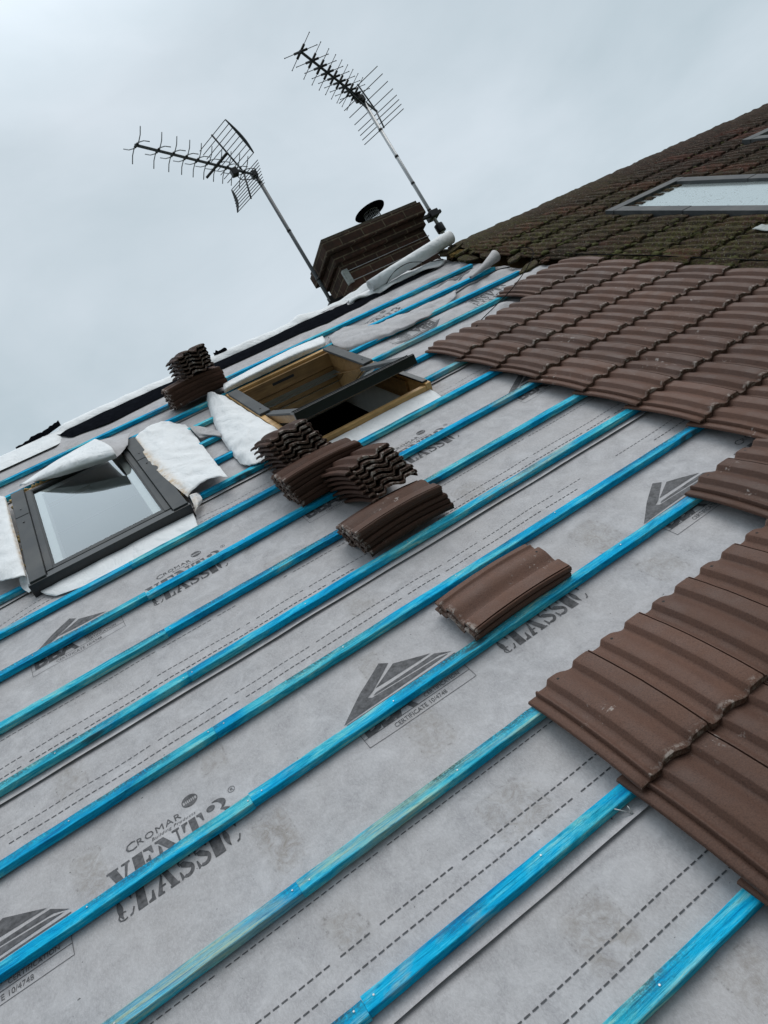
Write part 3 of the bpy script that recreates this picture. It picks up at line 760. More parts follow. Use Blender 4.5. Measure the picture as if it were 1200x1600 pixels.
# mossy ridge tiles of the old roof
for i in range(14):
    u = 3.50 + .42 * i; mb = MB(); P = []
    for q in range(7):
        x = .43 * q / 6
        row = []
        for j in range(11):
            y = -.165 + .033 * j
            nn = noise.noise(Vector((u + x * 12, j * .8, 3))) * .012 + noise.noise(Vector(((u + x) * 45, j * 2.1, 6))) * .010
            row.append((x, y, .058 - math.hypot(y, .045) * .64 + nn * (1 if abs(y) < .16 else .3) - (.02 if abs(y) > .16 else 0)))
        P.append(row)
    mb.grid(P, 0, True); mb.add([P[0][j] for j in range(11)], [tuple(range(10, -1, -1))]); mb.add([P[-1][j] for j in range(11)], [tuple(range(11))])
    w = W(u, 4.955, .040)
    o = mb.build('ridge_tile', M['old'], None, Matrix.Translation(w) @ Matrix.Rotation(random.uniform(-.012, .012), 4, 'Z') @ Matrix.Rotation(random.uniform(-.02, .02), 4, 'X'), fix=True)
    tag(o, 'mossy ridge tile at the torn end of the old ridge, next to the white roll' if i == 0 else f'mossy ridge tile, {ORD[i]} along from the torn end of the old ridge', 'ridge tile', 'mossy ridge tiles on the old roof')
bd = MB(); bd.grid([[(3.46 + .03 * i, v, n + .010 * noise.noise(Vector((i * .35, v * 20, 2))) + .006 * noise.noise(Vector((i * 1.1, v * 40, 5)))) for v, n in ((4.60, .055), (4.66, .082), (4.72, .096), (4.80, .105), (4.88, .098))] for i in range(196)], 0, True)
tag(bd.build('ridge_bedding', M['old'], None, ROOF), 'mossy mortar bedding under the old ridge tiles', 'mortar bedding')
# torn mortar and lath rubble along the cut edge of the old roof
for i, (v, s) in enumerate(((3.62, .05), (3.95, .065), (4.25, .05), (4.52, .06), (4.70, .075), (4.80, .06))):
    mb = MB()
    b = bmesh.new(); bmesh.ops.create_icosphere(b, subdivisions=3, radius=1)
    for q in b.verts: q.co = Vector((q.co.x * s * 1.6, q.co.y * s, q.co.z * s * .40)) * .62 * (1 + .6 * noise.noise(q.co * 2.1 + Vector((i * 5, 0, 0))))
    me = bpy.data.meshes.new('moss_clump'); b.to_mesh(me); b.free(); me.materials.append(M['ochre'] if i > 3 else M['old'])
    o = bpy.data.objects.new('moss_clump', me); COL.objects.link(o); o.matrix_basis = ROOF @ Matrix.Translation((3.41 + .05 * (i % 2), v, .06))
    tag(o, f'moss clump, {ORD[i] if i else "lowest"} up the torn edge of the old roof', 'moss', 'moss clumps on the torn edge of the old roof')

mo = MB(); rnd = random.Random(5)
ico = bmesh.new(); bmesh.ops.create_icosphere(ico, subdivisions=2, radius=1); ICO = ([v.co.copy() for v in ico.verts], [tuple(v.index for v in f.verts) for f in ico.faces]); ico.free()
for i in range(900):
    u = 3.40 + 4.4 * rnd.random() ** 1.5; k = rnd.choice(range(5, 16)); hv = k * G + .05
    if u > 3.4 + .45 * (k - 6) + .6 or (4.22 < u < 5.12 and 2.36 < hv - .3 < 3.95): continue
    y = rnd.choice((.004, .012, .05, .15, .24)) + rnd.uniform(-.02, .03); x = rnd.choice((.045, .095, .145, .20)) + rnd.uniform(-.012, .012)
    r = rnd.uniform(.006, .020) * (1.3 if u < 4.1 else .8); c = Vector((OLDU + CW * int((u - OLDU) / CW) + x, hv - TL + y, .048 + (TL - y) * math.tan(SLOPE) + .011 * 4 * (y / TL) * (1 - y / TL)))
    mo.add([c + Vector((q.x * 1.5, q.y * 1.2, q.z * .6)) * r * (1 + .5 * noise.noise(q * 2 + Vector((i, 0, 0)))) for q in ICO[0]], ICO[1], 0, True)
tag(mo.build('moss_cushions', M['moss'], None, ROOF), 'small moss cushions growing over the old tiles', 'moss', None, 'stuff')

rnd = random.Random(11)
for i, (u, v, n) in enumerate(((3.33, 3.70, .03), (3.37, 3.93, .05), (3.30, 4.16, .03), (3.39, 4.30, .055), (3.34, 4.50, .04), (3.42, 4.64, .06), (3.45, 4.78, .075), (3.40, 4.86, .05))):
    k = 9; a0 = rnd.random() * 6; R_ = rnd.uniform(.055, .095); mb = MB()
    mb.prism([(R_ * rnd.uniform(.55, 1.1) * math.cos(a0 + 2 * math.pi * j / k) * 1.3, R_ * rnd.uniform(.55, 1.1) * math.sin(a0 + 2 * math.pi * j / k)) for j in range(k)], 0, .018)
    o = mb.build('broken_tile', M['old'], None, ROOF @ Matrix.Translation((u, v, n)) @ Matrix.Rotation(rnd.uniform(-.25, .25), 4, 'X') @ Matrix.Rotation(rnd.uniform(-.25, .25), 4, 'Y')); bevel(o, .003)
    tag(o, f'broken piece of old tile, {ORD[i]} up the torn edge of the old roof', 'broken tile', 'broken tile pieces along the torn edge of the old roof')

# ------------------------------------------------------------------ piles of loose tiles
def pile(cnt, base, along_u, tilt, yaw, pitch_n, group, where, lean=(0, 0), flip=False, mats=None, jit=.006, roll=0.0, top=None):
    words = {2: ['lower', 'upper'], 1: ['single']}.get(cnt) or ['bottom'] + ['second', 'third', 'fourth', 'fifth', 'sixth', 'seventh'][:cnt - 2] + ['top']
    for i in range(cnt):
        o = bpy.data.objects.new('loose_roof_tile', random.choice(top if top and i == cnt - 1 else (mats or T_PILE))); COL.objects.link(o)
        R = Matrix.Rotation(yaw + random.uniform(-.015, .015), 4, 'Z') @ Matrix.Rotation(tilt, 4, 'X') @ Matrix.Rotation(roll, 4, 'Y')
        if along_u: R = R @ Matrix.Rotation(-math.pi / 2 + (math.pi if flip else 0), 4, 'Z')
        off = Matrix.Translation((-TW / 2, -TL / 2, 0))
        o.matrix_basis = ROOF @ Matrix.Translation(base) @ R @ Matrix.Translation((random.uniform(-jit, jit) + lean[0] * i * 0, random.uniform(-jit, jit), pitch_n * i)) @ off
        o.location += ROOF.to_3x3() @ Vector((lean[0] * i, lean[1] * i, 0))
        tag(o, f'loose brown tile, {words[i]} of {where}', 'loose tile', group)
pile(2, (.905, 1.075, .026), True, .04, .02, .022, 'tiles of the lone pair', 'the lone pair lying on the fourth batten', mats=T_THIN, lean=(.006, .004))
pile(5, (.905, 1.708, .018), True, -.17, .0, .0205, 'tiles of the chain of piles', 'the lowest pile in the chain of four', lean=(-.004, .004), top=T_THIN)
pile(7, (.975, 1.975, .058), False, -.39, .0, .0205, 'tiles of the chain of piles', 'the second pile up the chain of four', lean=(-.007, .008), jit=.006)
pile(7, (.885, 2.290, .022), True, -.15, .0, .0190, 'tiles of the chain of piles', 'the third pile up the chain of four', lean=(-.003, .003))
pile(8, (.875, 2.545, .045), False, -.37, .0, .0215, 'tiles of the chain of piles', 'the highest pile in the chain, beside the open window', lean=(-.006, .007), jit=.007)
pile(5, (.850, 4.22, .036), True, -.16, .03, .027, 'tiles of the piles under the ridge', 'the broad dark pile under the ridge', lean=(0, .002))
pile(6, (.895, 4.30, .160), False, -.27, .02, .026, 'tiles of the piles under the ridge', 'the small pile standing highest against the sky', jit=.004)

# ------------------------------------------------------------------ roof windows
def bx(name, a, b, mat, parent, bv=.0025): 
    mb = MB(); mb.box(a, b); o = mb.build(name, mat, parent)
    if bv: bevel(o, bv)
    return o
def reveal(parent, w, h, dep, mat_side, floor=-1.6):         # lining of the opening and the dark room below it
    mb = MB()
    for a, b in (((.02, .02), (w - .02, .02)), ((w - .02, .02), (w - .02, h - .02)), ((w - .02, h - .02), (.02, h - .02)), ((.02, h - .02), (.02, .02))):
        mb.add([(*a, -.005), (*b, -.005), (*b, -dep), (*a, -dep)], [(0, 1, 2, 3)])
    mb.build('lining', mat_side, parent)
    mb = MB(); e = .5
    mb.add([(-e, -e, -dep), (w + e, -e, -dep), (w + e, h + e, -dep), (-e, h + e, -dep), (-e, -e, floor), (w + e, -e, floor), (w + e, h + e, floor), (-e, h + e, floor),
            (.02, .02, -dep), (w - .02, .02, -dep), (w - .02, h - .02, -dep), (.02, h - .02, -dep)],
           [(0, 1, 5, 4), (1, 2, 6, 5), (2, 3, 7, 6), (3, 0, 4, 7), (4, 5, 6, 7), (0, 1, 9, 8), (1, 2, 10, 9), (2, 3, 11, 10), (3, 0, 8, 11)])
    mb.build('room_void', M['room'], parent)
def closed_window(name, label, u0, v0, w, h, yaw, top=.072, old=False, group='roof windows'):
    t = thing(name, label, 'roof window', ROOF @ Matrix.Translation((u0, v0, 0)) @ Matrix.Rotation(yaw, 4, 'Z'), group)
    fr = MB(); fr.box((0, 0, -.05), (.028, h, top - .022)); fr.box((w - .028, 0, -.05), (w, h, top - .022)); fr.box((.028, h - .028, -.05), (w - .028, h, top - .012)); fr.box((.028, 0, -.05), (w - .028, .028, top - .03))
    fr.build('frame', M['pine'] if not old else M['clad'], t)
    return t
w1w, w1h = W1['u1'] - W1['u0'], W1['v1'] - W1['v0']
t = closed_window('roof_window', 'closed glazed roof window, left of the open one, underlay curled over its top', W1['u0'], W1['v0'], w1w, w1h, -.012)
TP = .072
for a, b in ((.004, .078), (w1w - .078, w1w - .004)):
    sp = .66
    bx('side_cover', (a, -.004, TP - .02), (b, w1h * sp - .0015, TP + .004), M['clad'], t)
    bx('side_cover', (a, w1h * sp + .0015, TP - .02), (b, w1h - .004, TP + .006), M['clad'], t)
    for y in (w1h * .58, w1h * .74):
        mb = MB(); mb.tube([((a + b) / 2, y, TP), ((a + b) / 2, y, TP + .0085)], .005, 8); mb.build('screw', M['black'], t)
bx('bottom_cover', (-.006, -.020, -.004), (w1w + .004, .004, TP - .004), M['black'], t)
bx('bottom_ledge', (.080, .005, TP - .035), (w1w - .080, .050, TP - .012), M['black'], t)
sash = MB()
for a, b in (((.080, .052, .02), (.112, w1h - .03, TP - .008)), ((w1w - .112, .052, .02), (w1w - .080, w1h - .03, TP - .008)), ((.112, .052, .02), (w1w - .112, .082, TP - .010)), ((.112, w1h - .062, .02), (w1w - .112, w1h - .03, TP - .008))): sash.box(a, b)
so = bevel(sash.build('sash', M['clad'], t), .003)
gk = MB()
for a, b in (((.112, .082, TP - .03), (.119, w1h - .062, TP - .011)), ((w1w - .119, .082, TP - .03), (w1w - .112, w1h - .062, TP - .011)), ((.119, .082, TP - .03), (w1w - .119, .090, TP - .0125)), ((.119, w1h - .070, TP - .03), (w1w - .119, w1h - .062, TP - .0125))): gk.box(a, b)
gk.build('gasket', M['gasket'], so)
pn = MB(); pn.add([(.112, .082, TP - .022), (w1w - .112, .082, TP - .022), (w1w - .112, w1h - .062, TP - .022), (.112, w1h - .062, TP - .022)], [(0, 1, 2, 3)]); pn.build('pane', M['glass'], so)
inn = MB()                                                    # white-painted inside of the sash seen through the glass
for a, b in (((.113, .083, -.03), (.160, w1h - .063, TP - .032)), ((w1w - .160, .083, -.03), (w1w - .113, w1h - .063, TP - .032)), ((.160, w1h - .125, -.03), (w1w - .160, w1h - .063, TP - .032))): inn.box(a, b)
inn.build('inner_frame', M['plaster'], so)
reveal(t, w1w, w1h, .26, M['plaster'])
fm = MB()
for k in range(26):
    y = random.uniform(0.02, w1h); s = random.choice((-1, 1)); x = (-.004 if s < 0 else w1w + .004) + random.uniform(-.006, .006)
    r = random.uniform(.006, .013); z = random.uniform(.015, .05)
    fm.tube([(x, y - r * 1.4, z), (x + s * .003, y, z + .004), (x, y + r * 1.4, z)], [r * .5, r, r * .5], 6)
for k in range(8):
    x = random.uniform(.0, w1w * .35); fm.tube([(x, w1h - .01, .055), (x + .012, w1h - .004, .066), (x + .03, w1h - .008, .058)], [.005, .011, .006], 6)
fm.build('foam_filler', M['foam'], t)

# the open centre-pivot window
ww, wh = W2['u1'] - W2['u0'], W2['v1'] - W2['v0']
t2 = thing('roof_window', 'open pine framed roof window with tilted dark sash, tiles piled beside it', 'roof window', ROOF @ Matrix.Translation((W2['u0'], W2['v0'], 0)) @ Matrix.Rotation(-.008, 4, 'Z'), 'roof windows')
fr = MB(); FT = .062
fr.box((0, 0, -.055), (.034, wh, FT)); fr.box((ww - .034, 0, -.055), (ww, wh, FT)); fr.box((.034, wh - .036, -.055), (ww - .034, wh, FT)); fr.box((.034, 0, -.055), (ww - .034, .034, FT - .012))
bevel(fr.build('frame', M['pine'], t2), .004)
st_ = MB(); st_.box((.036, wh - .062, -.05), (ww - .036, wh - .038, FT - .020)); st_.box((.036, .2, -.05), (.050, wh - .064, FT - .022)); st_.box((ww - .050, .2, -.05), (ww - .036, wh - .064, FT - .022))
st_.build('frame_stop', M['darkpine'], t2)
bx('ventilation_slot', (.30, wh - .0645, -.004), (.46, wh - .0625, .014), M['black'], t2, 0)
for a, b in ((.006, .074), (ww - .074, ww - .006)):
    bx('side_cover', (a, wh * .50, FT + .001), (b, wh - .052, FT + .016), M['clad'], t2)
    mb = MB(); mb.tube([((a + b) / 2, wh * .56, FT), ((a + b) / 2, wh * .56, FT + .0195)], .005, 8); mb.build('screw', M['black'], t2)
bx('right_lower_rail', (ww - .042, .02, FT + .001), (ww - .008, wh * .47, FT + .012), M['black'], t2)
reveal(t2, ww, wh, .30, M['plaster'])
for pl in [o for o in t2.children if o.name.startswith('lining')]: pl.location.z = -.045
# tilted sash, pivoting at mid height
SA = math.radians(15.5)
sm = Matrix.Translation((ww / 2, wh * .505, .035)) @ Matrix.Rotation(-SA, 4, 'X')
sh, sw = wh * .5 - .045, ww / 2 - .040
sb = MB(); sb.box((-sw, -sh, -.035), (-sw + .055, sh, .010)); sb.box((sw - .055, -sh, -.035), (sw, sh, .010)); sb.box((-sw + .055, -sh, -.035), (sw - .055, -sh + .07, .010)); sb.box((-sw + .055, sh - .06, -.035), (sw - .055, sh, .010))
s2 = bevel(sb.build('sash', M['darkpine'], t2, sm), .003)
cl = MB(); cl.box((-sw - .012, -sh - .022, -.030), (sw + .016, -sh - .002, .024)); cl.box((-sw - .008, -sh - .002, .0115), (sw + .012, -sh + .062, .024))
bevel(cl.build('bottom_cover', M['black'], s2), .003)
bx('sash_cover', (-sw - .006, -sh + .064, .0115), (-sw + .055, sh * .02, .024), M['clad'], s2); bx('sash_cover', (sw - .055, -sh + .064, .0115), (sw + .010, sh * .02, .024), M['clad'], s2)
pn = MB(); pn.add([(-sw + .05, -sh + .064, .0125), (sw - .05, -sh + .064, .0125), (sw - .05, sh - .055, .0125), (-sw + .05, sh - .055, .0125)], [(0, 1, 2, 3)]); pn.build('pane', M['glass'], s2)
gk = MB(); gk.box((-sw - .010, -sh - .016, .0245), (sw + .014, -sh - .010, .0275)); gk.box((-sw - .002, -sh + .040, .0245), (sw + .006, -sh + .046, .0285)); gk.box((-sw + .045, -sh + .060, .0125), (sw - .045, -sh + .068, .020)); gk.build('gasket', M['gasket'], s2)

# the old neighbour's roof windows
def old_window(label, u0, v0, w, h):
    t = closed_window('roof_window', label, u0, v0, w, h, 0.0, .10, True)
    for a, b in ((-.045, .055), (w - .055, w + .045)): bx('side_cover', (a, -.03, .060), (b, h * .52, .115), M['clad'], t); bx('side_cover', (a, h * .52 + .003, .060), (b, h + .02, .117), M['clad'], t)
    bx('top_cover', (-.05, h + .022, .060), (w + .05, h + .105, .118), M['clad'], t)
    bx('bottom_cover', (.057, -.03, .058), (w - .057, .07, .108), M['clad'], t)
    bx('flashing', (-.11, -.12, .050), (w + .11, -.032, .060), M['clad'], t)
    pn = MB(); pn.box((.056, .072, .06), (w - .056, h + .02, .092)); pn.build('pane', M['wet'], t)
    return t
old_window('wet rain spotted roof window set in the mossy old roof', 4.32, 2.50, .70, 1.28)
old_window('far roof window in the mossy old roof, half out of view', 6.15, 2.95, .70, 1.00)
lp = MB(); Pp = [[(3.95 + .030 * i + .006 * j, 2.27 + .03 * j, .100 + .010 * noise.noise(Vector((i * .9, j * .9, 4)))) for i in range(4)] for j in range(6)]; lp.grid(Pp, 0, True, True)
lo = lp.build('flashing_scrap', M['lead'], None, ROOF); sd = lo.modifiers.new('thick', 'SOLIDIFY'); sd.thickness = .003
tag(lo, 'crumpled pale scrap of flashing on the old tiles below the wet roof window', 'flashing')

# ------------------------------------------------------------------ loose white flaps of underlay round the windows
FL = {
'W1cone':[[(-0.385,4.131,0.03),(-0.125,4.21,0.03),(0.121,4.287,0.03)],[(-0.37,4.091,0.05),(-0.127,4.087,0.09),(0.134,4.018,0.13)],[(-0.351,4.008,0.07),(-0.087,3.813,0.15),(0.172,3.659,0.17)],[(-0.345,3.987,0.07),(-0.093,3.74,0.13),(0.172,3.56,0.15)],[(-0.35,3.997,0.075),(-0.102,3.769,0.09),(0.173,3.605,0.11)]],
'W1grey':[[(0.122,4.317,0.03),(0.221,4.243,0.03),(0.344,4.123,0.04)],[(0.151,3.97,0.1),(0.223,3.941,0.09),(0.305,3.927,0.085)],[(0.169,3.72,0.14),(0.217,3.732,0.12),(0.272,3.795,0.09)],[(0.173,3.605,0.11),(0.208,3.641,0.11),(0.27,3.8,0.09)]],
'W1right':[[(0.333,3.889,0.076),(0.304,3.431,0.076),(0.314,3.038,0.076),(0.341,2.806,0.055)],[(0.351,3.906,0.08),(0.346,3.514,0.078),(0.355,3.092,0.078),(0.372,2.824,0.065)],[(0.449,3.977,0.07),(0.464,3.605,0.066),(0.459,3.187,0.066),(0.451,2.836,0.07)],[(0.561,4.017,0.045),(0.569,3.71,0.048),(0.554,3.265,0.052),(0.51,2.791,0.08)],[(0.642,3.889,0.016),(0.628,3.666,0.022),(0.594,3.261,0.032),(0.549,2.742,0.072)]],
'W2left':[[(0.949,3.93,0.062),(0.949,3.45,0.062),(0.949,3.05,0.062),(0.949,2.7,0.05)],[(0.915,3.93,0.085),(0.868,3.42,0.075),(0.835,3.0,0.068),(0.84,2.7,0.052)],[(0.914,4.016,0.088),(0.807,3.489,0.068),(0.736,3.031,0.058),(0.725,2.809,0.045)],[(0.888,4.087,0.07),(0.767,3.551,0.05),(0.704,3.138,0.042),(0.69,2.865,0.03)],[(0.863,4.11,0.016),(0.749,3.58,0.016),(0.695,3.198,0.016),(0.676,2.965,0.012)]],
'W2top':[[(1.023,4.224,0.02),(1.294,4.259,0.02),(1.594,4.284,0.02),(1.851,4.273,0.02)],[(1.018,4.135,0.07),(1.272,4.144,0.08),(1.565,4.171,0.08),(1.813,4.173,0.07)],[(0.971,3.963,0.1),(1.211,3.958,0.11),(1.483,3.968,0.11),(1.751,3.994,0.09)],[(0.962,3.955,0.07),(1.196,3.955,0.07),(1.459,3.955,0.07),(1.726,3.955,0.07)]],
'W2apron':[[(0.985,2.686,0.022),(1.25,2.686,0.024),(1.47,2.686,0.024),(1.722,2.686,0.022)],[(0.995,2.615,0.020),(1.25,2.612,0.022),(1.47,2.610,0.022),(1.715,2.612,0.020)],[(1.000,2.545,0.016),(1.25,2.538,0.016),(1.47,2.538,0.018),(1.700,2.540,0.016)]],
'W1apron':[[(-0.430,2.708,0.022),(-0.19,2.706,0.024),(0.05,2.704,0.024),(0.318,2.700,0.022)],[(-0.405,2.640,0.018),(-0.19,2.620,0.022),(0.05,2.618,0.022),(0.308,2.618,0.020)],[(-0.370,2.600,0.010),(-0.19,2.540,0.016),(0.05,2.538,0.018),(0.295,2.540,0.016)]],
'W1left':[[(-0.46,3.914,0.072),(-0.455,3.416,0.072),(-0.452,3.023,0.072),(-0.457,2.792,0.06)],[(-0.471,3.92,0.085),(-0.473,3.4,0.09),(-0.469,2.993,0.09),(-0.459,2.802,0.075)],[(-0.556,4.131,0.07),(-0.545,3.462,0.085),(-0.529,3.007,0.09),(-0.507,2.824,0.08)],[(-0.682,4.448,0.03),(-0.657,3.669,0.06),(-0.637,3.121,0.07),(-0.593,2.923,0.06)]],
'W1tip':[[(-0.452,2.895,0.06),(-0.45,2.795,0.05),(-0.437,2.697,0.05)],[(-0.477,2.885,0.05),(-0.471,2.812,0.04),(-0.45,2.729,0.03)],[(-0.499,2.892,0.03),(-0.495,2.804,0.03),(-0.474,2.742,0.02)]],
'W1corner':[[(0.351,2.798,0.06),(0.339,2.707,0.05),(0.328,2.661,0.03)],[(0.374,2.784,0.06),(0.363,2.71,0.05),(0.347,2.674,0.04)],[(0.398,2.837,0.03),(0.393,2.756,0.03),(0.365,2.726,0.02)]],
'fold':[[(1.881,4.267,0.008),(2.047,4.339,0.008),(2.179,4.174,0.01),(2.357,4.048,0.012),(2.56,4.011,0.012),(2.878,4.029,0.012)],[(1.875,4.224,0.022),(1.999,4.215,0.03),(2.114,4.029,0.032),(2.285,3.907,0.03),(2.497,3.894,0.026),(2.834,3.966,0.02)],[(1.833,4.096,0.03),(1.915,4.023,0.04),(2.052,3.871,0.042),(2.252,3.818,0.036),(2.454,3.804,0.03),(2.796,3.915,0.02)],[(1.808,4.021,0.024),(1.84,3.888,0.036),(2.006,3.778,0.038),(2.21,3.737,0.032),(2.421,3.734,0.024),(2.758,3.864,0.016)],[(1.81,4.009,0.006),(1.829,3.865,0.012),(1.992,3.75,0.016),(2.204,3.719,0.014),(2.423,3.744,0.008),(2.746,3.85,0.008)]],
'between':[[(0.654,3.836,0.02),(0.706,3.675,0.02),(0.752,3.499,0.02)],[(0.626,3.648,0.05),(0.67,3.513,0.04),(0.722,3.391,0.04)],[(0.63,3.529,0.03),(0.687,3.493,0.02),(0.727,3.394,0.02)]],
}
def flap(key, name, label, mat, stain=None, seed=0, wr=.006):
    P = catmull(FL[key], 14); a, b = len(P), len(P[0])
    for i in range(a):
        for j in range(b):
            p = P[i][j]
            p.z += wr * .5 * noise.noise(Vector((p.x * 5, p.y * 3, seed))) + wr * 1.5 * (.22 - abs(noise.noise(Vector((p.x * 6 + p.y * 4, p.y * 3 - p.x * 2, seed + 3))))) + wr * .6 * (.2 - abs(noise.noise(Vector((p.x * 17 - p.y * 9, p.y * 8 + p.x * 4, seed + 6)))))
            if i == a - 1 or j in (0, b - 1): p.y += .006 * noise.noise(Vector((p.x * 30, p.y * 30, seed)))
    mb = MB(); mb.grid(P, 0, True)
    o = mb.build(name, mat, None, ROOF)
    if stain:
        at = o.data.attributes.new('dirt', 'FLOAT', 'POINT')
        at.data.foreach_set('value', [stain(i / (a - 1), j / (b - 1)) for i in range(a) for j in range(b)])
    s = o.modifiers.new('thick', 'SOLIDIFY'); s.thickness = .0016; s.offset = 0
    return tag(o, label, 'underlay flap', 'loose flaps of underlay')
flap('W1cone', 'underlay_flap', 'white cone shaped curl of underlay over the top of the glazed window', M['white'], None, 1, .003)
flap('W1grey', 'underlay_flap', 'grey tongue of underlay hanging over the top right of the glazed window', M['membrane'], lambda a, b: 0.0, 2, .004)
flap('W1right', 'underlay_flap', 'big white flap of underlay with brown foam stains, right of the glazed window', M['stained'], lambda a, b: .85 * (1 - sst(.1, .32, a)), 3, .016)
flap('W2left', 'underlay_flap', 'rounded white flap of underlay left of the open window', M['stained'], lambda a, b: .0, 4, .014)
flap('W2top', 'underlay_flap', 'white upturned roll of underlay along the top of the open window', M['white'], None, 5, .003)
flap('W2apron', 'underlay_flap', 'white apron of underlay below the open window', M['white'], None, 6, .002)
flap('W1apron', 'underlay_flap', 'white apron of underlay below the glazed window', M['white'], None, 7, .003)
flap('W1left', 'underlay_flap', 'white flap of underlay at the left edge of the picture beside the glazed window', M['stained'], lambda a, b: .7 * (1 - sst(.1, .35, a)), 8, .008)
flap('W1tip', 'underlay_flap', 'small white pointed flap at the lower left corner of the glazed window', M['white'], None, 9)
flap('W1corner', 'underlay_flap', 'small crumpled white scrap at the lower right corner of the glazed window', M['stained'], lambda a, b: .5, 10, .008)
flap('fold', 'underlay_flap', 'long pale bulging fold of underlay right of the open window', M['membrane'], lambda a, b: 0.0, 11, .016)
flap('between', 'underlay_flap', 'dark grey lifted lip of underlay between the two roof windows', M['membrane'], lambda a, b: 0.3, 12)

# ------------------------------------------------------------------ loose underlay along the ridge, a black strip for the shade beneath
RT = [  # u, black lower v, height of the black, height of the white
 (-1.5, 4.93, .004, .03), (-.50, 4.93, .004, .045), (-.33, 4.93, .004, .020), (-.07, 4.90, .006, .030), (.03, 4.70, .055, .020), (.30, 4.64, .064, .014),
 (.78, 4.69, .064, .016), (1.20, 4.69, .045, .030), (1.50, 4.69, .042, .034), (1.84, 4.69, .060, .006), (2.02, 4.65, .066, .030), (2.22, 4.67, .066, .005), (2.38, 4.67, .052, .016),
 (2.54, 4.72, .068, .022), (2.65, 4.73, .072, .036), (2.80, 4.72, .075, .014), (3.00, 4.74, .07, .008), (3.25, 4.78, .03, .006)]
def rt(u):
    for i in range(len(RT) - 1):
        if u <= RT[i+1][0]:
            a, b = RT[i], RT[i+1]; t = sst(a[0], b[0], u); return [a[q] + (b[q] - a[q]) * t for q in (1, 2, 3)]
    return list(RT[-1][1:])
rb, rw = [], []
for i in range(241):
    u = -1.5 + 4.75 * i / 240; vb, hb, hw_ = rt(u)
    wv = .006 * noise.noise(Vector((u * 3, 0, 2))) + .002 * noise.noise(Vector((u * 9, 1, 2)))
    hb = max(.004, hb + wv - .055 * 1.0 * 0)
    # black shade strip rises from its lower edge to the lip; the lip leans over
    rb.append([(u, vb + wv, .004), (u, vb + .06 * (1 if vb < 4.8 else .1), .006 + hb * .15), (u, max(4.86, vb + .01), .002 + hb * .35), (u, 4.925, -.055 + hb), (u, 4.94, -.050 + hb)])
    t = -.055 + hb
    sl = sst(.02, -.10, u)
    wv += .010 * (.2 - abs(noise.noise(Vector((u * 6, 4, 2)))))
    A_ = ((4.912, t - .004), (4.925, t + hw_ * .30 + wv * .4), (4.952, t + hw_ * .70 + wv), (4.985, t + hw_ * 1.10 + wv * 1.4), (5.03, t + hw_ * 1.18 + wv), (5.12, t - .08))
    B_ = ((4.66, .010), (4.72, .018 + wv * .5), (4.82, .016 + wv), (4.92, .014 + wv), (4.99, .006), (5.10, -.09))
    rw.append([(u, a[0] + (b[0] - a[0]) * sl, a[1] + (b[1] - a[1]) * sl) for a, b in zip(A_, B_)])
    continue
    rw.append([(u, 4.915, t - .004), (u, 4.918, t + .006 + wv * .3), (u, 4.945, t + hw_ * .8 + wv), (u, 4.975, t + hw_ * 1.15 + wv), (u, 5.02, t + hw_ * .9), (u, 5.10, t - .08)])
rd = thing('ridge_underlay', 'loose white underlay lifting along the bare ridge over a black painted shade strip', 'ridge underlay', ROOF)
mb = MB(); mb.grid(rb, 0, True); o = mb.build('black_felt_and_shade', M['felt'], rd)  # black sheet drawn as the shade under the lifted underlay
mb = MB(); mb.grid(rw, 0, True); o = mb.build('white_underlay', M['white'], rd)
for i, (ua, ub, n0) in enumerate(((-.34, -.14, -.028), (-.14, .0, -.008), (1.235, 1.345, .012))):
    P = [[(ua + (ub - ua) * q / 8, 5.0 + .01 * j, n0 + .005 + (.016 + .010 * noise.noise(Vector((q * 1.3, i, 5)))) * j + (.03 * q / 8 if i < 2 else .0)) for j in range(3)] for q in range(9)]
    mb = MB(); mb.grid(P, 0, True); o = mb.build('torn_felt', M['felt'], None, ROOF); s = o.modifiers.new('thick', 'SOLIDIFY'); s.thickness = .004
    tag(o, ('torn black felt scrap lowest on the ridge at the far left', 'small torn black felt scrap on the ridge above the glazed window', 'tiny torn black felt scrap on the ridge right of the highest pile')[i], 'felt scrap', 'torn felt scraps on the ridge')

# white roll lying along the ridge before the chimney
mb = MB(); a = W(2.60, 4.83, .075); b = W(3.50, 4.90, .155); ax = (b - a).normalized(); sp_ = []
mb.tube([a, a + (b - a) * .3, a + (b - a) * .7, b], [.045, .052, .055, .057], 24, 0, False)
mb.tube([b - ax * .001, a + ax * .05], [.048, .040], 20, 0, False)
mb.tube([b - ax * .003, a + ax * .05], [.030, .026], 16, 0, False)
rl = mb.build('underlay_roll', M['white'], None); s = rl.modifiers.new('thick', 'SOLIDIFY'); s.thickness = .004
tag(rl, 'thick white roll of underlay lying along the ridge before the chimney', 'underlay roll')
mb = MB(); P = []
for i in range(31):
    x = 2.35 + .95 * i / 30; t_ = i / 30
    P.append([(x, 4.775 + .030 * math.sin(i * .42), .018 + .012 * math.sin(i * .6)), (x + .02, 4.80, .030 + .012 * math.sin(i * .6 + .6)), (x + .03, 4.83, .040 + .008 * math.sin(i * .8)), (x + .02, 4.90, .03)])
mb.grid(P, 0, True); o = mb.build('underlay_flap', M['white'], None, ROOF); s = o.modifiers.new('thick', 'SOLIDIFY'); s.thickness = .002
tag(o, 'crumpled white underlay edge below the white roll', 'underlay flap', 'loose flaps of underlay')
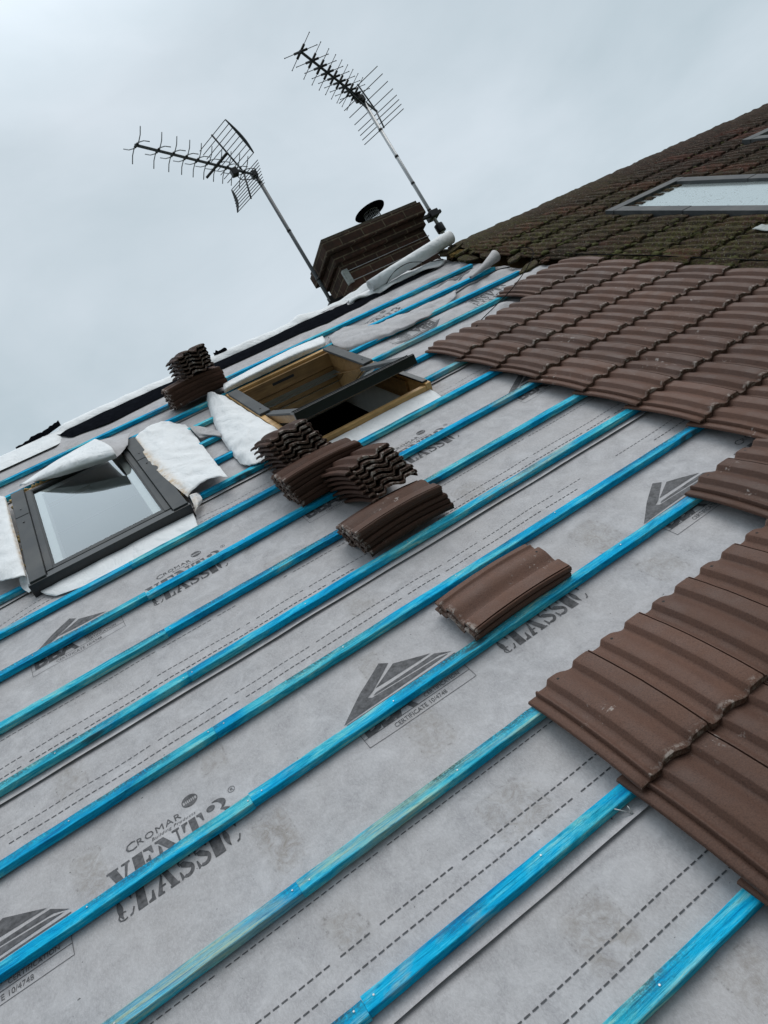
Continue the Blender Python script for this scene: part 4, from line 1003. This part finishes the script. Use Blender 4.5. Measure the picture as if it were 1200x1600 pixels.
# curled grey tube end of underlay beside the tiled patch
mb = MB(); P = []
for i in range(13):
    t_ = i / 12; r = .012 + .038 * t_ ** 1.5; P.append([(3.02 + .33 * t_, 4.02 + .10 * t_ + r * 1.2 * math.cos(q), .035 + r + r * math.sin(q) * .9) for q in [-1.4 + 5.4 * j / 16 for j in range(17)]])
mb.grid(P, 0, True); o = mb.build('underlay_flap', M['membrane'], None, ROOF); s = o.modifiers.new('thick', 'SOLIDIFY'); s.thickness = .002
tag(o, 'grey underlay curled into a trumpet above the tiled patch', 'underlay flap', 'loose flaps of underlay')

# ------------------------------------------------------------------ cables
def cable(pts, label, r=.0035, world=False):
    P = catmull([pts, pts], 8)[0]; mb = MB(); mb.tube(P if world else [ROOF @ p for p in P], r, 6)
    tag(mb.build('cable', M['cable'], None), label, 'cable', 'loose black cables')
cable([(2.20, 2.93, .03), (2.36, 3.09, .06), (2.63, 3.23, .07), (2.85, 3.33, .085), (3.16, 3.53, .10), (3.37, 3.70, .12), (3.48, 3.89, .11), (3.50, 4.05, .09), (3.46, 4.12, .08)], 'thin black cable looping from the mossy roof down over the underlay', .003)
cable([(3.44, 3.45, .10), (3.48, 3.1, .095), (3.50, 2.75, .10), (3.515, 2.4, .095), (3.52, 2.0, .10), (3.53, 1.6, .10)], 'black cable lying along the lowest old tiles', .004)
cable([(2.72, 4.78, .05), (2.84, 4.80, .11), (2.98, 4.78, .13), (3.12, 4.72, .09), (3.26, 4.70, .06)], 'short black cable looping below the white roll', .003)

# ------------------------------------------------------------------ chimney
CX0, CX1, CY0, CY1 = 2.645, 3.555, 4.30, 4.78
ch = thing('chimney', 'broad sooty brick chimney on the ridge with corbelled top', 'chimney', Matrix.Identity(4))
def cbox(name, d, z0, z1, mat, bv=.006):
    mb = MB(); mb.box((CX0 - d, CY0 - d, z0), (CX1 + d, CY1 + d, z1)); o = mb.build(name, mat, ch); bevel(o, bv); return o
cbox('brick_stack', 0, 2.2, 3.262, M['brick'])
cbox('corbel_course', .030, 3.264, 3.352, M['brick'])
cbox('corbel_course', .070, 3.354, 3.470, M['brick'])
cr = MB(); d0, d1 = .05, -.14
P0 = [(CX0 - d0, CY0 - d0), (CX1 + d0, CY0 - d0), (CX1 + d0, CY1 + d0), (CX0 - d0, CY1 + d0)]; P1 = [(CX0 - d1, CY0 - d1), (CX1 + d1, CY0 - d1), (CX1 + d1, CY1 + d1), (CX0 - d1, CY1 + d1)]
cr.add([(*p, 3.472) for p in P0] + [(*p, 3.50) for p in P0] + [(*p, 3.545) for p in P1], [(j, (j+1) % 4, 4+(j+1) % 4, 4+j) for j in range(4)] + [(4+j, 4+(j+1) % 4, 8+(j+1) % 4, 8+j) for j in range(4)] + [(8, 9, 10, 11)])
cr.build('mortar_crown', M['mortar'], ch)
cw = thing('chimney_cowl', 'round black lid cowl on a wire mesh guard above the chimney', 'cowl', Matrix.Translation((3.30, 4.52, 3.53)))
mb = MB(); mb.tube([(0, 0, 0), (0, 0, .04)], .062, 16); mb.build('collar', M['rod'], cw)
mb = MB()
for j in range(26):
    a = 2 * math.pi * j / 26; mb.tube([(.070 * math.cos(a), .070 * math.sin(a), .02), (.074 * math.cos(a), .074 * math.sin(a), .150)], .0022, 5)
for z in (.03, .06, .09, .12, .15): mb.tube([(.073 * math.cos(2 * math.pi * j / 24), .073 * math.sin(2 * math.pi * j / 24), z) for j in range(25)], .002, 5, 0, False)
mb.build('mesh_guard', M['alu'], cw)
mb = MB()
for r0, z0, r1, z1 in ((.0, .150, .150, .158), (.150, .158, .156, .168), (.156, .168, .09, .195), (.09, .195, 0.001, .205)):
    A = [(r0 * math.cos(2*math.pi*j/28), r0 * math.sin(2*math.pi*j/28), z0) for j in range(29)]; B = [(r1 * math.cos(2*math.pi*j/28), r1 * math.sin(2*math.pi*j/28), z1) for j in range(29)]
    mb.grid([A, B], 0, True)
mb.build('lid', M['felt'], cw)
mb = MB(); mb.box((CX0 - .012, CY0 - .012, 3.06), (CX0 + .045, CY0 + .03, 3.195)); bevel(mb.build('metal_clip', M['lead'], ch), .004)
mb = MB()
for z in (3.075, 3.17): mb.tube([(CX0 - .02, CY0 - .006, z), (CX1 + .01, CY0 - .006, z + .004), (CX1 + .008, CY1, z + .01)], .0028, 6)
mb.build('lashing_wire', M['alu'], ch)

# ------------------------------------------------------------------ television aerials
def aerial(label, base, ztop, boom_len, d, z_boom, mast_mat, boom_mat, style):
    t = thing('television_aerial', label, 'aerial', Matrix.Identity(4), 'aerials beside the chimney')
    B = Vector(base); mb = MB(); mb.tube([B, Vector((B.x, B.y, ztop))], .0175, 12); mast = mb.build('mast', mast_mat, t)
    D = Vector(d).normalized(); c = Vector((D.y, -D.x, 0)); Z = Vector((0, 0, 1))
    O = Vector((B.x, B.y, z_boom)) - D * .02
    z = B.z + .25
    while z < ztop - .1:
        mb = MB(); mb.tube([(B.x, B.y, z), (B.x, B.y, z + .022)], .0195, 12); mb.build('tape_band', M['blackplastic'], mast); z += .30 if style == 2 else .52
    mb = MB(); mb.tube([O + D * (.03 if style == 1 else .36), O - D * boom_len], .0115, 8); boom = mb.build('boom', boom_mat, t)
    n = 10 if style == 1 else 9
    for i in range(n):
        f = (i / (n - 1)) ** 0.8; s = boom_len - .01 - f * (boom_len - .16)
        p = O - D * s
        mb = MB()
        k = 1.0 if style == 1 else .95
        for sc_ in (-1, 1):
            for sz in (-1, 1):
                if style == 1:
                    mb.tube([p + c * .012 * sc_, p + c * .040 * sc_ + Z * .004 * sz, p + c * .078 * sc_ + Z * .026 * sz, p + c * .118 * sc_ + Z * .068 * sz], .0042, 5)
                else:
                    mb.tube([p, p + Z * .058 * sz + c * .135 * sc_], .0030, 5)
                    q = p + Z * .058 * sz + c * .135 * sc_; mb.tube([q, q + (q - p) * .05], .0045, 5)
        dr = mb.build('director', M['palerod'] if style == 1 else M['rod'], t)
        mb = MB()
        if style == 1: mb.tube([p - c * .020, p + c * .020], .011, 6)
        else:
            e1 = (Z * .024 + c * .056); e2 = (Z * .024 - c * .056)
            for e in (e1, e2): mb.tube([p - e, p + e], .0105, 6)
        mb.build('insulator', M['blackplastic'], dr)
    # corner reflector
    hl = .19 if style == 1 else .25
    for sgn, L in ((1, .34 if style == 1 else .24), (-1, .28 if style == 1 else .21)):
        ang = math.radians(66); rp = MB(); nr = 9 if style == 1 else 4
        e = Z * sgn * math.sin(ang) - D * math.cos(ang)
        O2 = O - D * .15 if style == 1 else O + D * .34
        pts = []
        for i in range(nr):
            q = O2 + e * (.04 + L * i / (nr - 1)); pts.append(q); rp.tube([q - c * hl, q + c * hl], .0035 if style == 1 else .0042, 5)
        rf = rp.build('reflector', M['rod'], t)
        rr = MB(); rr.tube([O2, O2 + e * (.05 + L)], .008, 6)
        if style == 1:
            side = 1 if sgn > 0 else -1
            bowed = [O2 + c * hl * side + e * (.04 + L * q / 8) + D * .03 * math.sin(math.pi * q / 8) for q in range(9)]
            rr.tube(bowed, [.006, .010, .013, .015, .015, .014, .012, .009, .006], 6)
        rr.build('reflector_rail', M['rod'], rf)
    mb = MB(); q = O - D * (.30 if style == 1 else .12); mb.box(q - Vector((.03, .03, .065)), q + Vector((.03, .03, .0))); bevel(mb.build('dipole_box', M['blackplastic'], t), .006)
    mb = MB(); q = O; mb.box(q - Vector((.028, .028, .03)), q + Vector((.028, .028, .03))); bevel(mb.build('boom_clamp', M['blackplastic'], t), .005)
    mb = MB(); L0 = O - D * .30 - Z * .05
    mb.tube(catmull([[L0, L0 - Z * .05 + D * .05, O - Z * .075 - D * .12, O - Z * .06 - D * .05, Vector((B.x - .012, B.y - .018, z_boom - .10))]] * 2, 5)[0], .004, 6); mb.build('lead_cable', M['cable'], t)
    if style == 1:
        mb = MB(); q = O - D * .50; mb.tube([q - c * .15, q + c * .15], .012, 6); mb.build('dipole', M['blackplastic'], t)
    if style == 2:
        mb = MB(); mb.tube([O - Z * .10, O - D * .45 - Z * .012], .009, 8); mb.build('boom_strut', M['rod'], t)
    return t
A1 = aerial('lower grey aerial with barred fan reflector, on the mast left of the chimney', (2.535, 4.60, 2.55), 4.46, 1.40, (.774, .633, 0), 4.455, M['dkalu'], M['dkalu'], 1)
A2 = aerial('higher black aerial of crossed rods, on the silver mast right of the chimney', (3.815, 4.46, 2.6), 4.68, 1.17, (.697, .717, 0), 4.70, M['alu'], M['rod'], 2)
mb = MB(); mb.box((CX1 - .02, 4.42, 3.385), (3.90, 4.455, 3.415)); mb.box((3.77, 4.405, 3.370), (3.865, 4.52, 3.432)); bevel(mb.build('wall_bracket', M['blackplastic'], A2), .003)
mb = MB(); mb.tube([(3.815, 4.46, 3.22), (3.815, 4.46, 3.30)], .045, 10); bevel(mb.build('mast_clamp', M['blackplastic'], A2), .005)
mb = MB(); mb.box((2.50, 4.56, 3.04), (2.66, 4.64, 3.09)); mb.box((2.52, 4.57, 3.0), (2.56, 4.63, 3.14)); bevel(mb.build('wall_bracket', M['blackplastic'], A1), .003)
